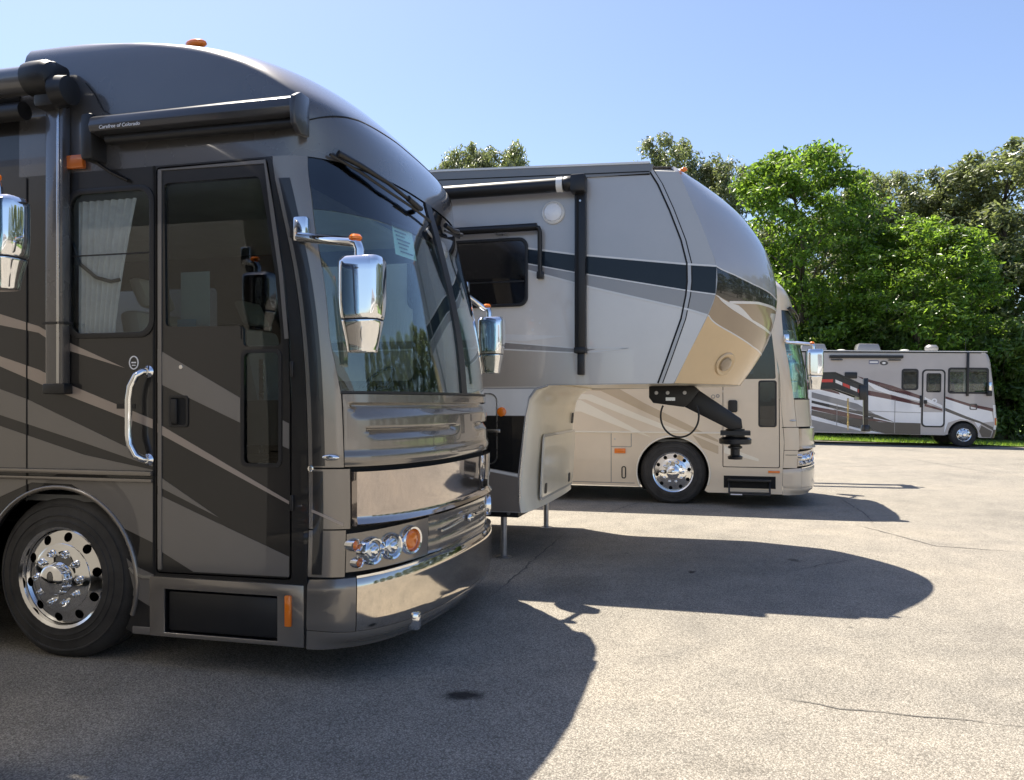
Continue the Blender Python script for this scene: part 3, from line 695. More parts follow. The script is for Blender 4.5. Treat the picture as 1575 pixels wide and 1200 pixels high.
MB().box(.545, .675, YS-.008, YS+.02, .2, .245).build('mud_flap', K_TAUPE, rv1, bevel=.004)
MB().plate(offs([(.525,.60),(.56,.565),(.62,.548),(.675,.55)], .008), (), side(YS-.004), 0, .006).build('skirt_trim', SATIN, rv1)
# side window with curtain
for q in (rrect(.40,1.38,1.80,2.85,.06), rrect(-1.9,-.6,1.9,2.7,.06)): MB().plate(q, (), far(1.262), 0, .004).build('side_window', SIDEGLASS, rv1)
MB().plate(rrect(.062,.698,1.998,2.922,.10), [rrect(.095,.665,2.03,2.89,.08)], side(YS-.0005), 0, .009).build('side_window_frame', BLACK, rv1, bevel=.002)
MB().plate(win_hole, (), side(YS+.012), 0, .004).build('side_window', SIDEGLASS, rv1)
MB().plate([(.095,2.508),(.665,2.508),(.665,2.516),(.095,2.516)], (), side(YS+.008), 0, .006).build('window_bar', BLACK, rv1)
MB().grid(lambda a, b: (lerp(.105, lerp(.37, .53, b**1.3), a), -1.225 + .012*math.sin(a*8*2*math.pi), lerp(2.0, 2.86, b)), 96, 8).build('curtain', CURTAIN, rv1, ang=80)
MB().tube([(.07,-1.245,2.62),(.13,-1.245,2.47),(.25,-1.245,2.38),(.36,-1.245,2.35),(.42,-1.24,2.36)], .012, 8).build('curtain_tieback', BLACK, rv1, ang=60)
# amber clearance lamp, roof lamp, emblem, grab handle
MB().plate([(.043,3.047),(.212,3.047),(.207,3.130),(.038,3.130)], (), side(-1.277), 0, .035).build('clearance_lamp', AMBER2, rv1, bevel=.008)
for yy in (-1.02, -.5, 0, .5, 1.02):
    MB().add(*ellip((.80, yy, 3.868+.02*(1-abs(yy))), .075, .04, .028)).build('roof_lamp', AMBER, rv1, ang=60)
hp = [(.655,YS+.0,1.79),(.645,YS-.045,1.787),(.618,YS-.064,1.765),(.585,YS-.072,1.70),(.572,YS-.072,1.62),(.572,YS-.072,1.41),(.582,YS-.072,1.35),(.615,YS-.064,1.285),(.645,YS-.045,1.262),(.655,YS+.0,1.258)]
gh = MB().tube(hp, .021, 12).build('grab_handle', CHROME, rv1, ang=60)
for z in (1.79, 1.258): MB().lathe([(.036,.0),(.036,-.008),(.026,-.018),(.02,-.03)], 18, c=(.658, YS, z)).build('handle_flange', CHROME, gh)
MB().plate(circ(.551,1.845,.034,24,rz=.042), [circ(.551,1.845,.027,24,rz=.035)], side(YS), 0, .003).build('round_emblem', LETTER, rv1)
MB().plate([(.535,1.85),(.567,1.85),(.567,1.842),(.535,1.842)], (), side(YS), 0, .003).plate([(.538,1.832),(.564,1.832),(.564,1.826),(.538,1.826)], (), side(YS), 0, .003).build('emblem_text', LETTER, rv1)
MB().box(.43, .56, YS-.004, YS, 1.565, 1.595).build('name_plate', BLACK, rv1)
# door awning and patio awning
aw = part_empty('door_awning', rv1)
MB().add(*[( [(x, y, z) for x in (.36, 1.69) for y, z in ((-1.27,3.335),(-1.36,3.335),(-1.42,3.30),(-1.435,3.25),(-1.42,3.215),(-1.33,3.205),(-1.27,3.21))], [(0,1,2,3,4,5,6),(13,12,11,10,9,8,7)] + [(i, (i+1) % 7, 7+(i+1) % 7, 7+i) for i in range(7)] )][0]).build('awning_case', K_AWN, aw, bevel=.006)
MB().add(*[( [(x, y, z) for x in (1.691, 1.725) for y, z in ((-1.27,3.345),(-1.37,3.345),(-1.435,3.305),(-1.445,3.25),(-1.43,3.15),(-1.37,3.11),(-1.27,3.12))], [(0,1,2,3,4,5,6),(13,12,11,10,9,8,7)] + [(i, (i+1) % 7, 7+(i+1) % 7, 7+i) for i in range(7)] )][0]).build('end_cap', K_AWN, aw, bevel=.008)
MB().tube([(.42,-1.34,3.19),(1.69,-1.34,3.185)], .032, 14).build('fabric_roll', BLACK, aw, ang=60)
MB().box(.28, .36, -1.41, -1.27, 3.06, 3.34).build('end_cap', BLACK, aw, bevel=.02)
MB().tube([(.30,-1.33,3.08),(.42,-1.31,3.0),(.52,-1.29,2.95)], .012, 6).build('awning_strut', BLACK, aw, ang=60)
text(aw, 'Carefree of Colorado', .032, (.44, -1.437, 3.222), (R(82), 0, 0), LETTER)
pa = part_empty('patio_awning', rv1)
MB().tube([(-8.5,-1.40,3.575),(-.08,-1.40,3.575)], .085, 18).build('awning_roller', K_CAP, pa, ang=60)
MB().lathe([(.10,0),(.105,.05),(.105,.14),(.09,.17),(.06,.185)], 20, c=(-.08,-1.40,3.575), axis='x').build('roller_end', BLACK, pa)
MB().lathe([(.095,0),(.085,.09),(.04,.1)], 20, c=(.105,-1.39,3.49), axis='x').build('roller_motor', BLACK, pa)
MB().box(-.06, .10, -1.42, -1.275, 3.40, 3.68).build('arm_head', BLACK, pa, bevel=.03)
MB().box(-.035, .095, -1.345, -1.278, 1.70, 3.44).build('awning_arm', K_CAP, pa, bevel=.012)
MB().box(.055, .075, -1.352, -1.344, 1.72, 3.42).build('arm_rail', SATIN, pa, bevel=.003)
MB().box(-.05, .11, -1.35, -1.277, 1.655, 1.72).build('arm_foot', BLACK, pa, bevel=.008)
MB().box(-.05, .11, -1.352, -1.277, 2.085, 2.10).build('arm_clip', BLACK, pa)
MB().tube([(-8.5,-1.38,3.40),(-.15,-1.38,3.40)], .055, 14).build('awning_fabric', BLACK, pa, ang=60)
make_mirror(rv1, (1.685, -1.30, 2.57), (2.15, -1.53, 2.43), 1.865, 2.37)
make_mirror(rv1, (1.86, 1.24, 2.57), (2.02, 1.48, 2.43), 1.865, 2.37, sgn=1)
def sm(t): return interp(t, [(-78,3.22),(-55,3.30),(-36,3.36),(-5,3.42),(30,3.38),(60,3.22)])
S1.panel(-78, 60, lambda t: sm(t)-.004, lambda t: sm(t)+.004, .0025, -.01, 50, 1).build('cap_seam', GAP, rv1)
MB().plate(offs([(.20,3.58),(.27,3.50),(.33,3.40),(.40,3.36)], .0025), (), side(-1.272), 0, .003).build('cap_crease', GAP, rv1)
# badge and small chrome marker on the front corner, notice in the windshield, tow eye
MB().add(*ellip(S1(-80, 1.29, .012), .055, .012, .018)).build('corner_marker', CHROME, rv1, ang=60)
MB().lathe([(.02,0),(.018,-.008),(0,-.012)], 12, c=(1.735, -1.274, 1.225)).build('corner_badge', CHROME, rv1)
n0 = [S1(t, z, -.03) for t, z in ((-30,2.545),(-16.5,2.545),(-14.5,2.775),(-27.5,2.765))]
MB().add(n0, [(0,1,2,3)]).build('notice_sheet', PAPER, rv1)
for k in range(7):
    z0 = 2.735-.026*k; w = 9-(k % 3)*1.5
    MB().add([S1(t, z, -.026) for t, z in ((-27.5+.5*k*.3, z0), (-27.5+w, z0), (-27.5+w, z0-.010), (-27.5+.5*k*.3, z0-.010))], [(0,1,2,3)]).build('notice_print', INK, rv1)
th = S1(-36, .28, .05)
MB().box(th.x-.05, th.x+.02, th.y-.03, th.y+.03, .22, .325).build('tow_eye', CHROME, rv1, bevel=.012)

# ---- the coach at the left edge: only its mirror reaches into the picture
N_BODY = paint('ivory_coach_paint', (.40, .38, .35), 0, .35)
rv0 = thing('motor_coach', 'coach out of view at the left, only its big chrome mirror reaches into the picture', 'motorhome', (-4.51, 2.665, 0), R(-14))
coach_core(rv0, S1, N_BODY, K_CAP)
coach_front(rv0, S1, K_FRONT, K_FRONT, CHROME, K_FRONT, louvers=False)
make_mirror(rv0, (1.53, 1.29, 2.72), (1.775, 1.53, 2.62), 2.13, 2.56, sgn=1)

# ---- the fifth-wheel trailer
Y2 = -1.25
P_GREY = paint('pewter_paint', (.42, .41, .405), .25, .35)
P_LIGHT = paint('silver_paint', (.72, .685, .63), .05, .35)
P_FADE = fade_paint('taupe_fade_paint', (.45, .40, .34), (.72, .685, .63), .2, 1.35)
P_NAVY = mat('black_blue_paint', (.010, .017, .026), .45, 0, .5, .03, spec=.1, var=.06)
P_MID = paint('mid_grey_paint', (.30, .28, .265), .3, .35)
P_TAN = mat('tan_gelcoat', (.70, .50, .27), .35, 0, .8, .04, var=.05)
P_BROWN = mat('brown_gelcoat', (.34, .25, .16), .32, 0, .8, .04, var=.06)
P_BLACK = paint('gloss_black_paint', (.012, .012, .012), 0, .2)
P_TAUPE = paint('lower_taupe_paint', (.235, .205, .175), .2, .35)
rv2 = thing('fifth_wheel_trailer', 'grey fifth-wheel trailer with black stripe and tan underside of its rounded raised nose', 'camper trailer', (.177, 9.212, 0), R(-15))
XC = smoothK([(1.76,2.36),(2.09,2.58),(2.33,2.69),(2.73,2.755),(3.15,2.67),(3.52,2.45),(3.72,2.24),(3.83,2.06),(3.88,1.92)])
XS = smoothK([(1.76,1.74),(2.1,1.90),(2.42,2.06),(2.63,2.135),(2.87,2.144),(3.07,2.08),(3.38,1.964),(3.7,1.83),(3.83,1.782),(3.88,1.74)])
class NoseFront(Front):
    def raw(s, th, z):
        sn = math.sin(th); f, d, w = interp(z, s.FK), interp(z, s.DK), interp(z, s.WK)
        return Vector((f-d*abs(sn)**1.9, w*sn, z))
S2 = NoseFront(XC, [(z, interp(z, XC)-interp(z, XS)) for z, _ in XC], [(3.7,1.25),(3.82,1.225),(3.88,1.17)], 2.2)
LOWF = [(.50,.245),(.62,.225),(.85,.228),(1.47,.29),(1.62,.32),(1.72,.38),(1.775,.52)]      # (z, x) front edge of the lower body
edge2 = [(interp(z, XS), z) for z in (1.80,1.95,2.1,2.25,2.42,2.55,2.63,2.75,2.87,3.0,3.07,3.2,3.38,3.55,3.7,3.8)]
body2 = [(-9,.5),(.245,.5)] + [(x, z) for z, x in LOWF[1:]] + [(1.74,1.785)] + edge2 + [(1.5,3.83),(-.6,3.93),(-9,3.96)]
win2 = rrect(-.95,.30,2.585,3.235,.08)
MB().plate(body2, (), side(Y2), -.03, 0).build('side_wall', P_GREY, rv2)
MB().plate(body2, (), far(-Y2), -.03, 0).build('side_wall', P_GREY, rv2)
MB().add([(-9,-1.25,3.96),(-.6,-1.25,3.93),(1.5,-1.25,3.83),(1.8,-1.22,3.80),(-9,-1.1,4.02),(-.6,-1.1,3.99),(1.5,-1.1,3.895),(1.80,-1.1,3.87),
          (-9,1.25,3.96),(-.6,1.25,3.93),(1.5,1.25,3.83),(1.8,1.22,3.80),(-9,1.1,4.02),(-.6,1.1,3.99),(1.5,1.1,3.895),(1.80,1.1,3.87)],
         [(0,1,5,4),(1,2,6,5),(2,3,7,6),(8,9,13,12),(9,10,14,13),(10,11,15,14),(4,5,13,12),(5,6,14,13),(6,7,15,14),(3,7,15,11)]).build('roof', WHITE, rv2)
MB().add([(-9,Y2-.02,3.875),(1.52,Y2-.02,3.80),(1.56,Y2-.02,3.875),(1.52,Y2-.02,3.90),(-.6,Y2-.02,4.0),(-9,Y2-.02,4.03),(-9,Y2+.02,3.875),(1.52,Y2+.02,3.80),(1.56,Y2+.02,3.875),(1.52,Y2+.02,3.90),(-.6,Y2+.02,4.0),(-9,Y2+.02,4.03)],
         [(0,1,2,3,4,5),(11,10,9,8,7,6)] + [(i, (i+1) % 6, 6+(i+1) % 6, 6+i) for i in range(6)]).build('roof_rail', K_TAUPE, rv2)
for dz, m, w, dp in ((.098, WHITE, .010, .028), (-.010, GAP, .006, .006), (.012, GAP, .005, .023)):
    MB().plate(offs([(-9,3.875+dz),(-.6,3.875+dz*1.1),(1.52,3.805+dz)], w), (), side(Y2), 0, dp).build('rail_trim', m, rv2)
MB().shell(lambda a, b: (lerp(.40, 2.30, a), lerp(-1.22, 1.22, b), 1.782), lambda a, b: (lerp(.40, 2.30 - .0*b, a), lerp(-1.22, 1.22, b), 1.80), 4, 2)
und = [S2(t, 1.79) for t in range(-90, 91, 9)]
MB().add([(.40,-1.24,1.786),(.40,1.24,1.786)] + [(p.x, p.y, 1.786) for p in und[::-1]], [tuple(range(2+len(und)))]).build('nose_underside', CREAM, rv2)
MB().box(-9, .2, -1.2, 1.2, .5, .56).build('floor_pan', UNDER, rv2)
MB().box(-9, -8.97, -1.22, 1.22, .5, 3.95).build('rear_wall', P_GREY, rv2)
for x in (-6.0, -5.1):
    for y in (-1.2, 1.2): far_wheel(rv2, (x, y if y > 0 else -.95, .39), .39, .21)
# nose cap and its painted bands
def zb(K): return lambda t: interp(90-abs(t), K)
Z_TOP = [(0,2.887),(7,2.885),(30,2.836),(50,2.769),(67,2.727),(76,2.70),(90,2.69)]; Z_BLK = [(0,2.62),(9,2.62),(28,2.57),(41,2.575),(61,2.60),(90,2.60)]
Z_BRT = [(0,2.615),(13,2.60),(44,2.456),(61,2.378),(76,2.333),(90,2.32)]; Z_BRB = [(0,2.43),(8,2.428),(40,2.295),(65,2.176),(79,2.133),(90,2.12)]
def sh(K, d): return [(a, b+d) for a, b in K]
def nose(name, z0, z1, m, out=.0, inn=-.03, nz=10, t0=-90, t1=90):
    f0 = zb(z0) if isinstance(z0, list) else z0; f1 = zb(z1) if isinstance(z1, list) else z1
    return S2.panel(t0, t1, f0, f1, out, inn, 64, nz).build(name, m, rv2, ang=50)
nose('nose_cap', Z_TOP, 3.88, P_GREY, nz=30)
nose('nose_band', Z_BLK, sh(Z_TOP, -.012), P_BLACK); nose('nose_pinstripe', sh(Z_TOP, -.012), Z_TOP, WHITE, .003, nz=1)
nose('nose_band', sh(Z_BRT, .0), Z_BLK, P_BROWN, nz=4)
nose('nose_band', Z_BRB, sh(Z_BRT, -.0), P_BROWN, nz=6)
nose('nose_band', 1.788, sh(Z_BRB, -.012), P_TAN, nz=14); nose('nose_pinstripe', sh(Z_BRB, -.012), Z_BRB, WHITE, .003, nz=1)
LOOP0 = [(6,2.612),(13,2.598),(44,2.452),(61,2.374),(76,2.329),(90,2.316)]
LOOP1 = [(6,2.616),(13,2.608),(22,2.580),(30,2.556),(38,2.545),(45,2.50),(54,2.425),(76,2.352),(90,2.340)]
nose('nose_swoosh', LOOP0, LOOP1, WHITE, .003, .0, 4, -87, 87)
nose('nose_swoosh', [(28,2.548),(40,2.560),(55,2.580),(75,2.570),(90,2.565)], [(28,2.572),(40,2.585),(55,2.604),(75,2.594),(90,2.588)], WHITE, .0035, .0, 2, -61, 61)
nose('nose_swoosh', [(72,2.50),(80,2.44),(90,2.40)], [(72,2.52),(80,2.535),(90,2.535)], WHITE, .0032, .0, 3, -17, 17)
MB().add([(1.5,-1.24,3.86)], [])
S2.panel(-90, 90, 3.872, 3.882, .002, -1.0, 64, 1)
MB().add([(p.x, p.y, 3.879) for p in [S2(t, 3.88) for t in range(-90, 91, 6)]] + [(1.5,1.2,3.885),(1.5,-1.2,3.885)], [tuple(range(33))]).build('nose_top', P_GREY, rv2)
JOINT = [(1.62,1.79),(1.707,2.03),(1.836,2.40),(1.88,2.62),(1.893,2.75),(1.89,2.925),(1.836,3.147),(1.728,3.439),(1.62,3.689),(1.53,3.84)]
MB().plate(offs(JOINT, .016), (), side(Y2), 0, .006).build('nose_seam', P_GREY, rv2)
MB().plate(offs([(x-.022, z) for x, z in JOINT], .008), (), side(Y2), 0, .007).build('nose_gasket', GAP, rv2)
MB().plate(offs([(x+.022, z) for x, z in JOINT], .005), (), side(Y2), 0, .005).build('nose_gasket', GAP, rv2)
dp = S2(-40.6, 1.985); dn = S2.nor(R(-40.6), 1.985); du = Vector((0,0,1)); du = (du-dn*du.dot(dn)).normalized(); dq = dn.cross(du)
def dish(prof, m, name, nn=28):
    vs = [dp + dq*(r*math.cos(2*math.pi*k/nn)) + du*(r*.82*math.sin(2*math.pi*k/nn)) + dn*h for r, h in prof for k in range(nn)]
    MB().add(vs, [(i*nn+k, i*nn+(k+1) % nn, (i+1)*nn+(k+1) % nn, (i+1)*nn+k) for i in range(len(prof)-1) for k in range(nn)]).build(name, m, rv2, ang=70)
dish([(.150,.0),(.142,.014),(.125,.016),(.10,-.0),(.06,.012),(.001,.016)], P_TAN, 'nose_light_pod'); dish([(.088,.012),(.07,.022),(.03,.026),(.001,.027)], P_BROWN, 'pod_lens')
MB().add(*ellip((1.835,-1.16,3.84), .035, .025, .022)).build('clearance_lamp', AMBER, rv2, ang=60)
MB().add(*ellip((1.95,-.5,3.85), .035, .04, .02)).build('clearance_lamp', AMBER, rv2, ang=60)
# printed stripes on the flat side
L_TOP = [(-9,4.6),(-.6,3.27),(.299,3.148),(.79,3.062),(1.879,2.915),(2.142,2.887)]
L_TOP[0] = (-3.2, 3.62)
L_BLK = [(-3.2,3.5),(-.6,3.16),(.299,2.993),(.79,2.884),(1.89,2.662),(2.132,2.62)]
L_GRY = [(-3.2,3.42),(-.6,3.12),(.299,2.928),(.951,2.731),(1.879,2.487),(2.058,2.427)]
def d2(lst, d=.003, nm='paint_stripe'): decals(rv2, Y2, lst, nm, d)
d2([(L_TOP + L_BLK[::-1], P_NAVY), (L_BLK + L_GRY[::-1], P_MID),
    (L_GRY + [(1.90,2.1),(1.745,1.79),(.55,1.79),(.40,1.755),(-8.9,1.765),(-8.9,3.42)], P_LIGHT)])
decals(rv2, Y2-.003, [([(-8.9,2.12),(-.197,2.152),(.86,2.088),(1.36,2.10),(1.36,1.80),(.55,1.79),(.42,1.765),(-.16,1.764),(-8.9,1.78)], P_FADE),
    ([(-8.9,2.36),(-.197,2.306),(.698,2.261),(.3,2.218),(-.197,2.246),(-8.9,2.3)], WHITE),
    ([(-8.9,2.26),(-.197,2.24),(.767,2.14),(1.0,2.125),(.85,2.095),(-.197,2.165),(-8.9,2.14)], P_MID)], d=.002)
decals(rv2, Y2-.0045, [(offs(P, w), WHITE) for P, w in ((L_TOP, .009), (L_BLK, .006), (L_GRY, .009), ([(-.197,2.240),(.767,2.142),(1.311,2.129)], .006), ([(-8.9,2.13),(-.197,2.155),(.859,2.090),(1.311,2.129)], .006))], 'pinstripe', .002)
for x, z, r in ((.345,2.53,.013),(.365,2.425,.015),(.44,2.395,.013),(.365,2.33,.016)): MB().plate(circ(x, z, r, 14), (), side(Y2-.003), 0, .002).build('printed_star', WHITE, rv2)
# lower side: white, black, pinstripe, taupe
d2([([(-8.9,1.762),(.38,1.74),(.325,1.66),(.300,1.475),(-8.9,1.475)], WHITE), ([(-8.9,1.47),(.283,1.47),(.215,.895),(-.12,.945),(-8.9,.945)], P_BLACK),
    ([(-8.9,.94),(-.12,.94),(.21,.885),(.21,.86),(-.12,.915),(-8.9,.915)], WHITE), ([(-8.9,.91),(-.12,.91),(.215,.852),(.215,.65),(.235,.51),(-8.9,.51)], P_TAUPE)])
MB().plate(rrect(-1.2,.0,.98,1.70,.08), [rrect(-1.19,-.01,.99,1.69,.075)], side(Y2-.003), 0, .005).build('hatch_outline', SATIN, rv2)
MB().box(-.14, .03, Y2-.014, Y2-.002, 1.30, 1.335).build('hatch_hinge', SATIN, rv2, bevel=.004)
MB().lathe([(.048,0),(.046,-.012),(.03,-.02),(0,-.022)], 20, c=(.045, Y2-.003, 1.512)).build('side_marker', AMBER, rv2)
# lower front wall with its hatch
FK2 = [(z, x+.10) for z, x in LOWF]; SF = Front(FK2, [(0,.10)], [(0,1.25)], 2.6)
SF.panel(-90, 90, .50, 1.775, .0, -.02, 40, 24).build('lower_front_wall', CREAM, rv2, ang=50)
MB().tube([(.52,-1.243,1.775),(.40,-1.252,1.735),(.335,-1.254,1.64),(.298,-1.254,1.47),(.232,-1.254,.85),(.23,-1.254,.60)], .009, 8).build('edge_trim', SATIN, rv2, ang=60)
def hat(a, b, d): x = interp(b, FK2) if b > 1.3 else lerp(interp(.57, FK2), interp(1.27, FK2), (b-.57)/.7)+.004; return (x + d, a, b)
hatch = MB().plate(rrect(-.80,.98,.60,1.24,.06), (), hat, .0, .014).build('front_hatch', CREAM, rv2, bevel=.004)
MB().plate(rrect(-.83,1.01,.57,1.27,.07), [rrect(-.80,.98,.60,1.24,.06)], hat, .0, .006).build('hatch_frame', P_LIGHT, rv2)
for y in (-.62, .70): MB().plate(rrect(y-.05,y+.05,.63,.74,.02), (), hat, .012, .02).build('hatch_latch', BLACK, hatch)
MB().lathe([(.02,.0),(.018,.008),(0,.01)], 12, c=(interp(1.0, FK2)+.01, .72, .98), axis='x').build('hatch_lock', SATIN, hatch)
MB().plate(rrect(.72,.80,1.35,1.48,.01), (), hat, .0, .012).build('vent_slot', BLACK, rv2)
# landing legs
for y in (-1.01, 1.01):
    lg = MB().tube([(0,y,.66),(0,y,.012)], .033, 14).build('landing_leg', STEEL, rv2, ang=60)
    MB().box(-.055, .055, y-.055, y+.055, .45, .95).build('leg_housing', BLACK, lg, bevel=.006)
    MB().lathe([(.085,0),(.085,.006),(.03,.02)], 20, c=(0, y, .002), axis='z').build('foot_pad', STEEL, lg)
MB().box(-.30, .20, -1.18, 1.18, .44, .52).build('leg_crossmember', BLACK, rv2, bevel=.006)
for x in (-.20, -.12, .10): MB().lathe([(.02,0),(.02,-.012),(0,-.014)], 8, c=(x, -1.181, .48)).build('bolt', STEEL, rv2)
MB().box(-.28, .17, -1.19, -1.15, .455, .62).build('leg_bracket', BLACK, rv2, bevel=.006)
# pin box
pb = part_empty('pin_box', rv2)
def mid(a, b, d): return (a, -d, b)
MB().plate([(1.42,1.782),(1.90,1.782),(1.95,1.735),(1.86,1.60),(1.79,1.556),(1.465,1.60),(1.42,1.66)], (), mid, -.24, .24).build('box_plate', BLACK, pb, bevel=.008)
MB().plate([(1.85,1.74),(1.95,1.735),(2.387,1.43),(2.40,1.33),(2.27,1.315),(1.79,1.56)], (), mid, -.17, .17).build('box_arm', BLACK, pb, bevel=.01)
MB().lathe([(.02,.985),(.075,.99),(.08,1.02),(.05,1.035),(.05,1.10),(.075,1.11),(.075,1.13),(.055,1.14),(.055,1.16)], 20, c=(2.325,0,0), axis='z').build('king_pin', BLACK, pb)
MB().lathe([(.16,1.155),(.17,1.165),(.17,1.21),(.15,1.225),(.10,1.235),(.10,1.32)], 24, c=(2.325,0,0), axis='z').box(2.17, 2.48, -.16, .16, 1.255, 1.30).build('pin_plate', BLACK, pb)
for x in (1.50, 1.62, 1.80): MB().lathe([(.022,0),(.02,-.012),(0,-.014)], 8, c=(x, -.241, 1.71)).build('bolt', STEEL, pb)
MB().box(1.60, 1.70, -.246, -.238, 1.625, 1.66).build('rating_plate', SATIN, pb)
MB().tube([(1.55+.20+.20*math.cos(R(a)), -.30, 1.46+.225*math.sin(R(a))) for a in range(150, 396, 10)], .010, 8).build('power_cable', BLACK, pb, ang=60)
# side furniture: porch lamp, window, two awnings
lam = MB().lathe([(.115,0),(.114,-.018),(.098,-.026),(.092,-.018)], 32, c=(.577, Y2, 3.484)).build('porch_lamp', WHITE, rv2)
MB().lathe([(.094,-.01),(.085,-.034),(.05,-.045),(0,-.048)], 28, c=(.577, Y2, 3.484)).build('lamp_lens', mat('frosted_lens', (.85,.86,.88), .2, .0, .8, bump=.5, bscale=50), lam)
MB().plate(rrect(-.97,.32,2.565,3.255,.09), [rrect(-.94,.29,2.595,3.225,.075)], side(Y2-.003), 0, .022).build('window_frame', BLACK, rv2, bevel=.003)
MB().plate(rrect(-.95,.30,2.585,3.235,.08), (), side(Y2-.006), 0, .006).build('window_pane', mat('dark_privacy_glass', (.008,.008,.009), .05, 0, 1.0), rv2)
MB().plate([(-.93,2.81),(.28,2.81),(.28,2.825),(-.93,2.825)], (), side(Y2-.012), 0, .006).build('window_bar', BLACK, rv2)
wa = part_empty('window_awning', rv2)
MB().tube([(-1.2,Y2-.09,3.335),(.43,Y2-.09,3.335)], .038, 14).build('awning_roller', BLACK, wa, ang=60)
MB().tube([(.40,Y2-.09,3.335),(.445,Y2-.085,3.325),(.455,Y2-.075,3.28),(.452,Y2-.05,2.86)], .024, 10).build('awning_arm', BLACK, wa, ang=60)
MB().box(.42, .485, Y2-.07, Y2-.002, 2.83, 2.90).build('arm_bracket', BLACK, wa, bevel=.006)
MB().tube([(.0,Y2-.09,3.30),(.02,Y2-.09,3.275),(.14,Y2-.095,3.272)], .008, 6).build('pull_strap', SATIN, wa, ang=60)
pw = part_empty('patio_awning', rv2)
MB().tube([(-8.5,Y2-.13,3.72),(.66,Y2-.13,3.72)], .068, 18).build('awning_roller', BLACK, pw, ang=60)
MB().tube([(.64,Y2-.13,3.72),(.70,Y2-.13,3.72)], .074, 18).build('roller_collar', WHITE, pw, ang=60)
MB().tube([(.70,Y2-.13,3.72),(.79,Y2-.13,3.725)], .074, 16).box(.775, .925, Y2-.20, Y2-.03, 3.63, 3.80).build('arm_head', BLACK, pw, bevel=.022)
MB().box(.805, .912, Y2-.10, Y2-.004, 2.10, 3.66).build('awning_arm', BLACK, pw, bevel=.012)
MB().box(.825, .845, Y2-.106, Y2-.098, 2.14, 3.60).build('arm_groove', GAP, pw)
MB().box(.828, .892, Y2-.075, Y2-.004, 1.875, 2.12).build('arm_foot', BLACK, pw, bevel=.008)
MB().box(.80, .918, Y2-.108, Y2-.004, 2.085, 2.14).build('arm_clamp', BLACK, pw, bevel=.006)
MB().plate(rrect(.852,.872,3.55,3.57,.009), (), side(Y2-.1), 0, .004).build('screw_head', SATIN, pw)

# ---- the beige coach behind the trailer
B_BASE = paint('champagne_paint', (.74, .62, .465), .05, .35)
B_LIGHT = paint('ivory_paint', (.86, .78, .63), .0, .35)
B_DARK = paint('camel_paint', (.54, .42, .28), .1, .35)
rv3 = thing('motor_coach', 'beige champagne motor coach parked behind the fifth-wheel trailer', 'motorhome', (2.878, 13.801, 0), R(-15))
DOOR3 = [(.762,.60),(.762,3.0),(1.47,3.0),(1.53,2.7),(1.575,2.3),(1.605,1.9),(1.612,.60)]
coach_core(rv3, S3, B_BASE, B_BASE, near_holes=[rpoly(DOOR3, .03)], far_holes=[rrect(.40,1.30,1.80,2.85,.06)], arch=.56)
coach_front(rv3, S3, B_BASE, B_BASE, B_BASE, B_BASE, louvers=False)
U3 = [(1.05,1.97),(1.05,2.92),(1.43,2.92),(1.49,2.68),(1.535,2.3),(1.552,1.97)]
L3 = rrect(1.312,1.548,1.245,1.93,.03)
door3 = MB().plate(rpoly(inset(DOOR3, .012), .025), [rpoly(U3, .03), L3], side(YS), -.035, .003).build('entry_door', B_BASE, rv3)
MB().plate(rpoly(inset(DOOR3, -.03), .03), [rpoly(inset(DOOR3, .045), .03)], side(YS+.04), -.01, 0).build('door_seal', GAP, rv3)
MB().plate(rpoly(U3, .03), (), side(YS+.012), 0, .004).build('window_pane', BLUEGLASS, door3)
MB().plate(L3, (), side(YS+.012), 0, .004).build('window_pane', BLUEGLASS, door3)
MB().plate(rrect(1.295,1.565,1.228,1.947,.04), [rrect(1.318,1.542,1.25,1.925,.03)], side(YS-.003), 0, .005).build('window_frame', BLACK, door3)
MB().plate(rpoly(inset(U3, -.015), .035), [rpoly(inset(U3, .01), .03)], side(YS-.003), 0, .005).build('window_frame', BLACK, door3)
MB().plate(rrect(.845,.985,1.455,1.645,.03), (), side(YS-.003), 0, .02).build('door_latch', BLACK, door3, bevel=.006)
MB().plate(circ(.62,1.70,.032,20), [circ(.62,1.70,.02,20)], side(YS), 0, .004).plate(circ(.69,1.71,.03,20), [circ(.69,1.71,.012,20)], side(YS), 0, .004).build('round_emblem', P_MID, rv3)
decals(rv3, YS, [([(-8.5,1.66),(-1.476,1.648),(-.335,1.055),(-.639,1.14),(-1.476,1.46),(-8.5,1.5)], B_LIGHT),
    ([(-8.5,2.2),(-1.15,1.80),(-.40,1.44),(.2,1.17),(.70,.985),(.70,1.02),(.2,1.28),(-.45,1.60),(-.85,1.83),(-8.5,2.5)], B_DARK),
    ([(-8.5,1.95),(-1.3,1.74),(-.5,1.40),(.1,1.16),(-.1,1.16),(-.75,1.40),(-1.4,1.66),(-8.5,1.8)], B_LIGHT),
    ([(.30,1.10),(.70,.93),(.70,.80),(.45,.90)], B_DARK)])
decals(door3, YS-.003, [([(.785,.93),(1.30,.74),(1.30,.70),(.785,.82)], B_LIGHT)])
MB().box(-8.7, .74, YS-.012, YS, 1.118, 1.142).build('belt_moulding', B_LIGHT, rv3, bevel=.004)
for P in ([(-.978,.31),(-.978,1.11)], [(-.655,.90),(-.655,1.11)], [(-.978,.897),(-.655,.897)], [(-2.2,.31),(-2.2,1.11)], [(-8.6,.33),(-.60,.315)]):
    MB().plate(offs(P, .006), (), side(YS), 0, .003).build('panel_seam', P_MID, rv3)
for z, x in ((1.225, 1.66),): MB().plate(offs([(1.64,z),(1.70,z)], .006), (), side(YS), 0, .003).build('panel_seam', GAP, rv3)
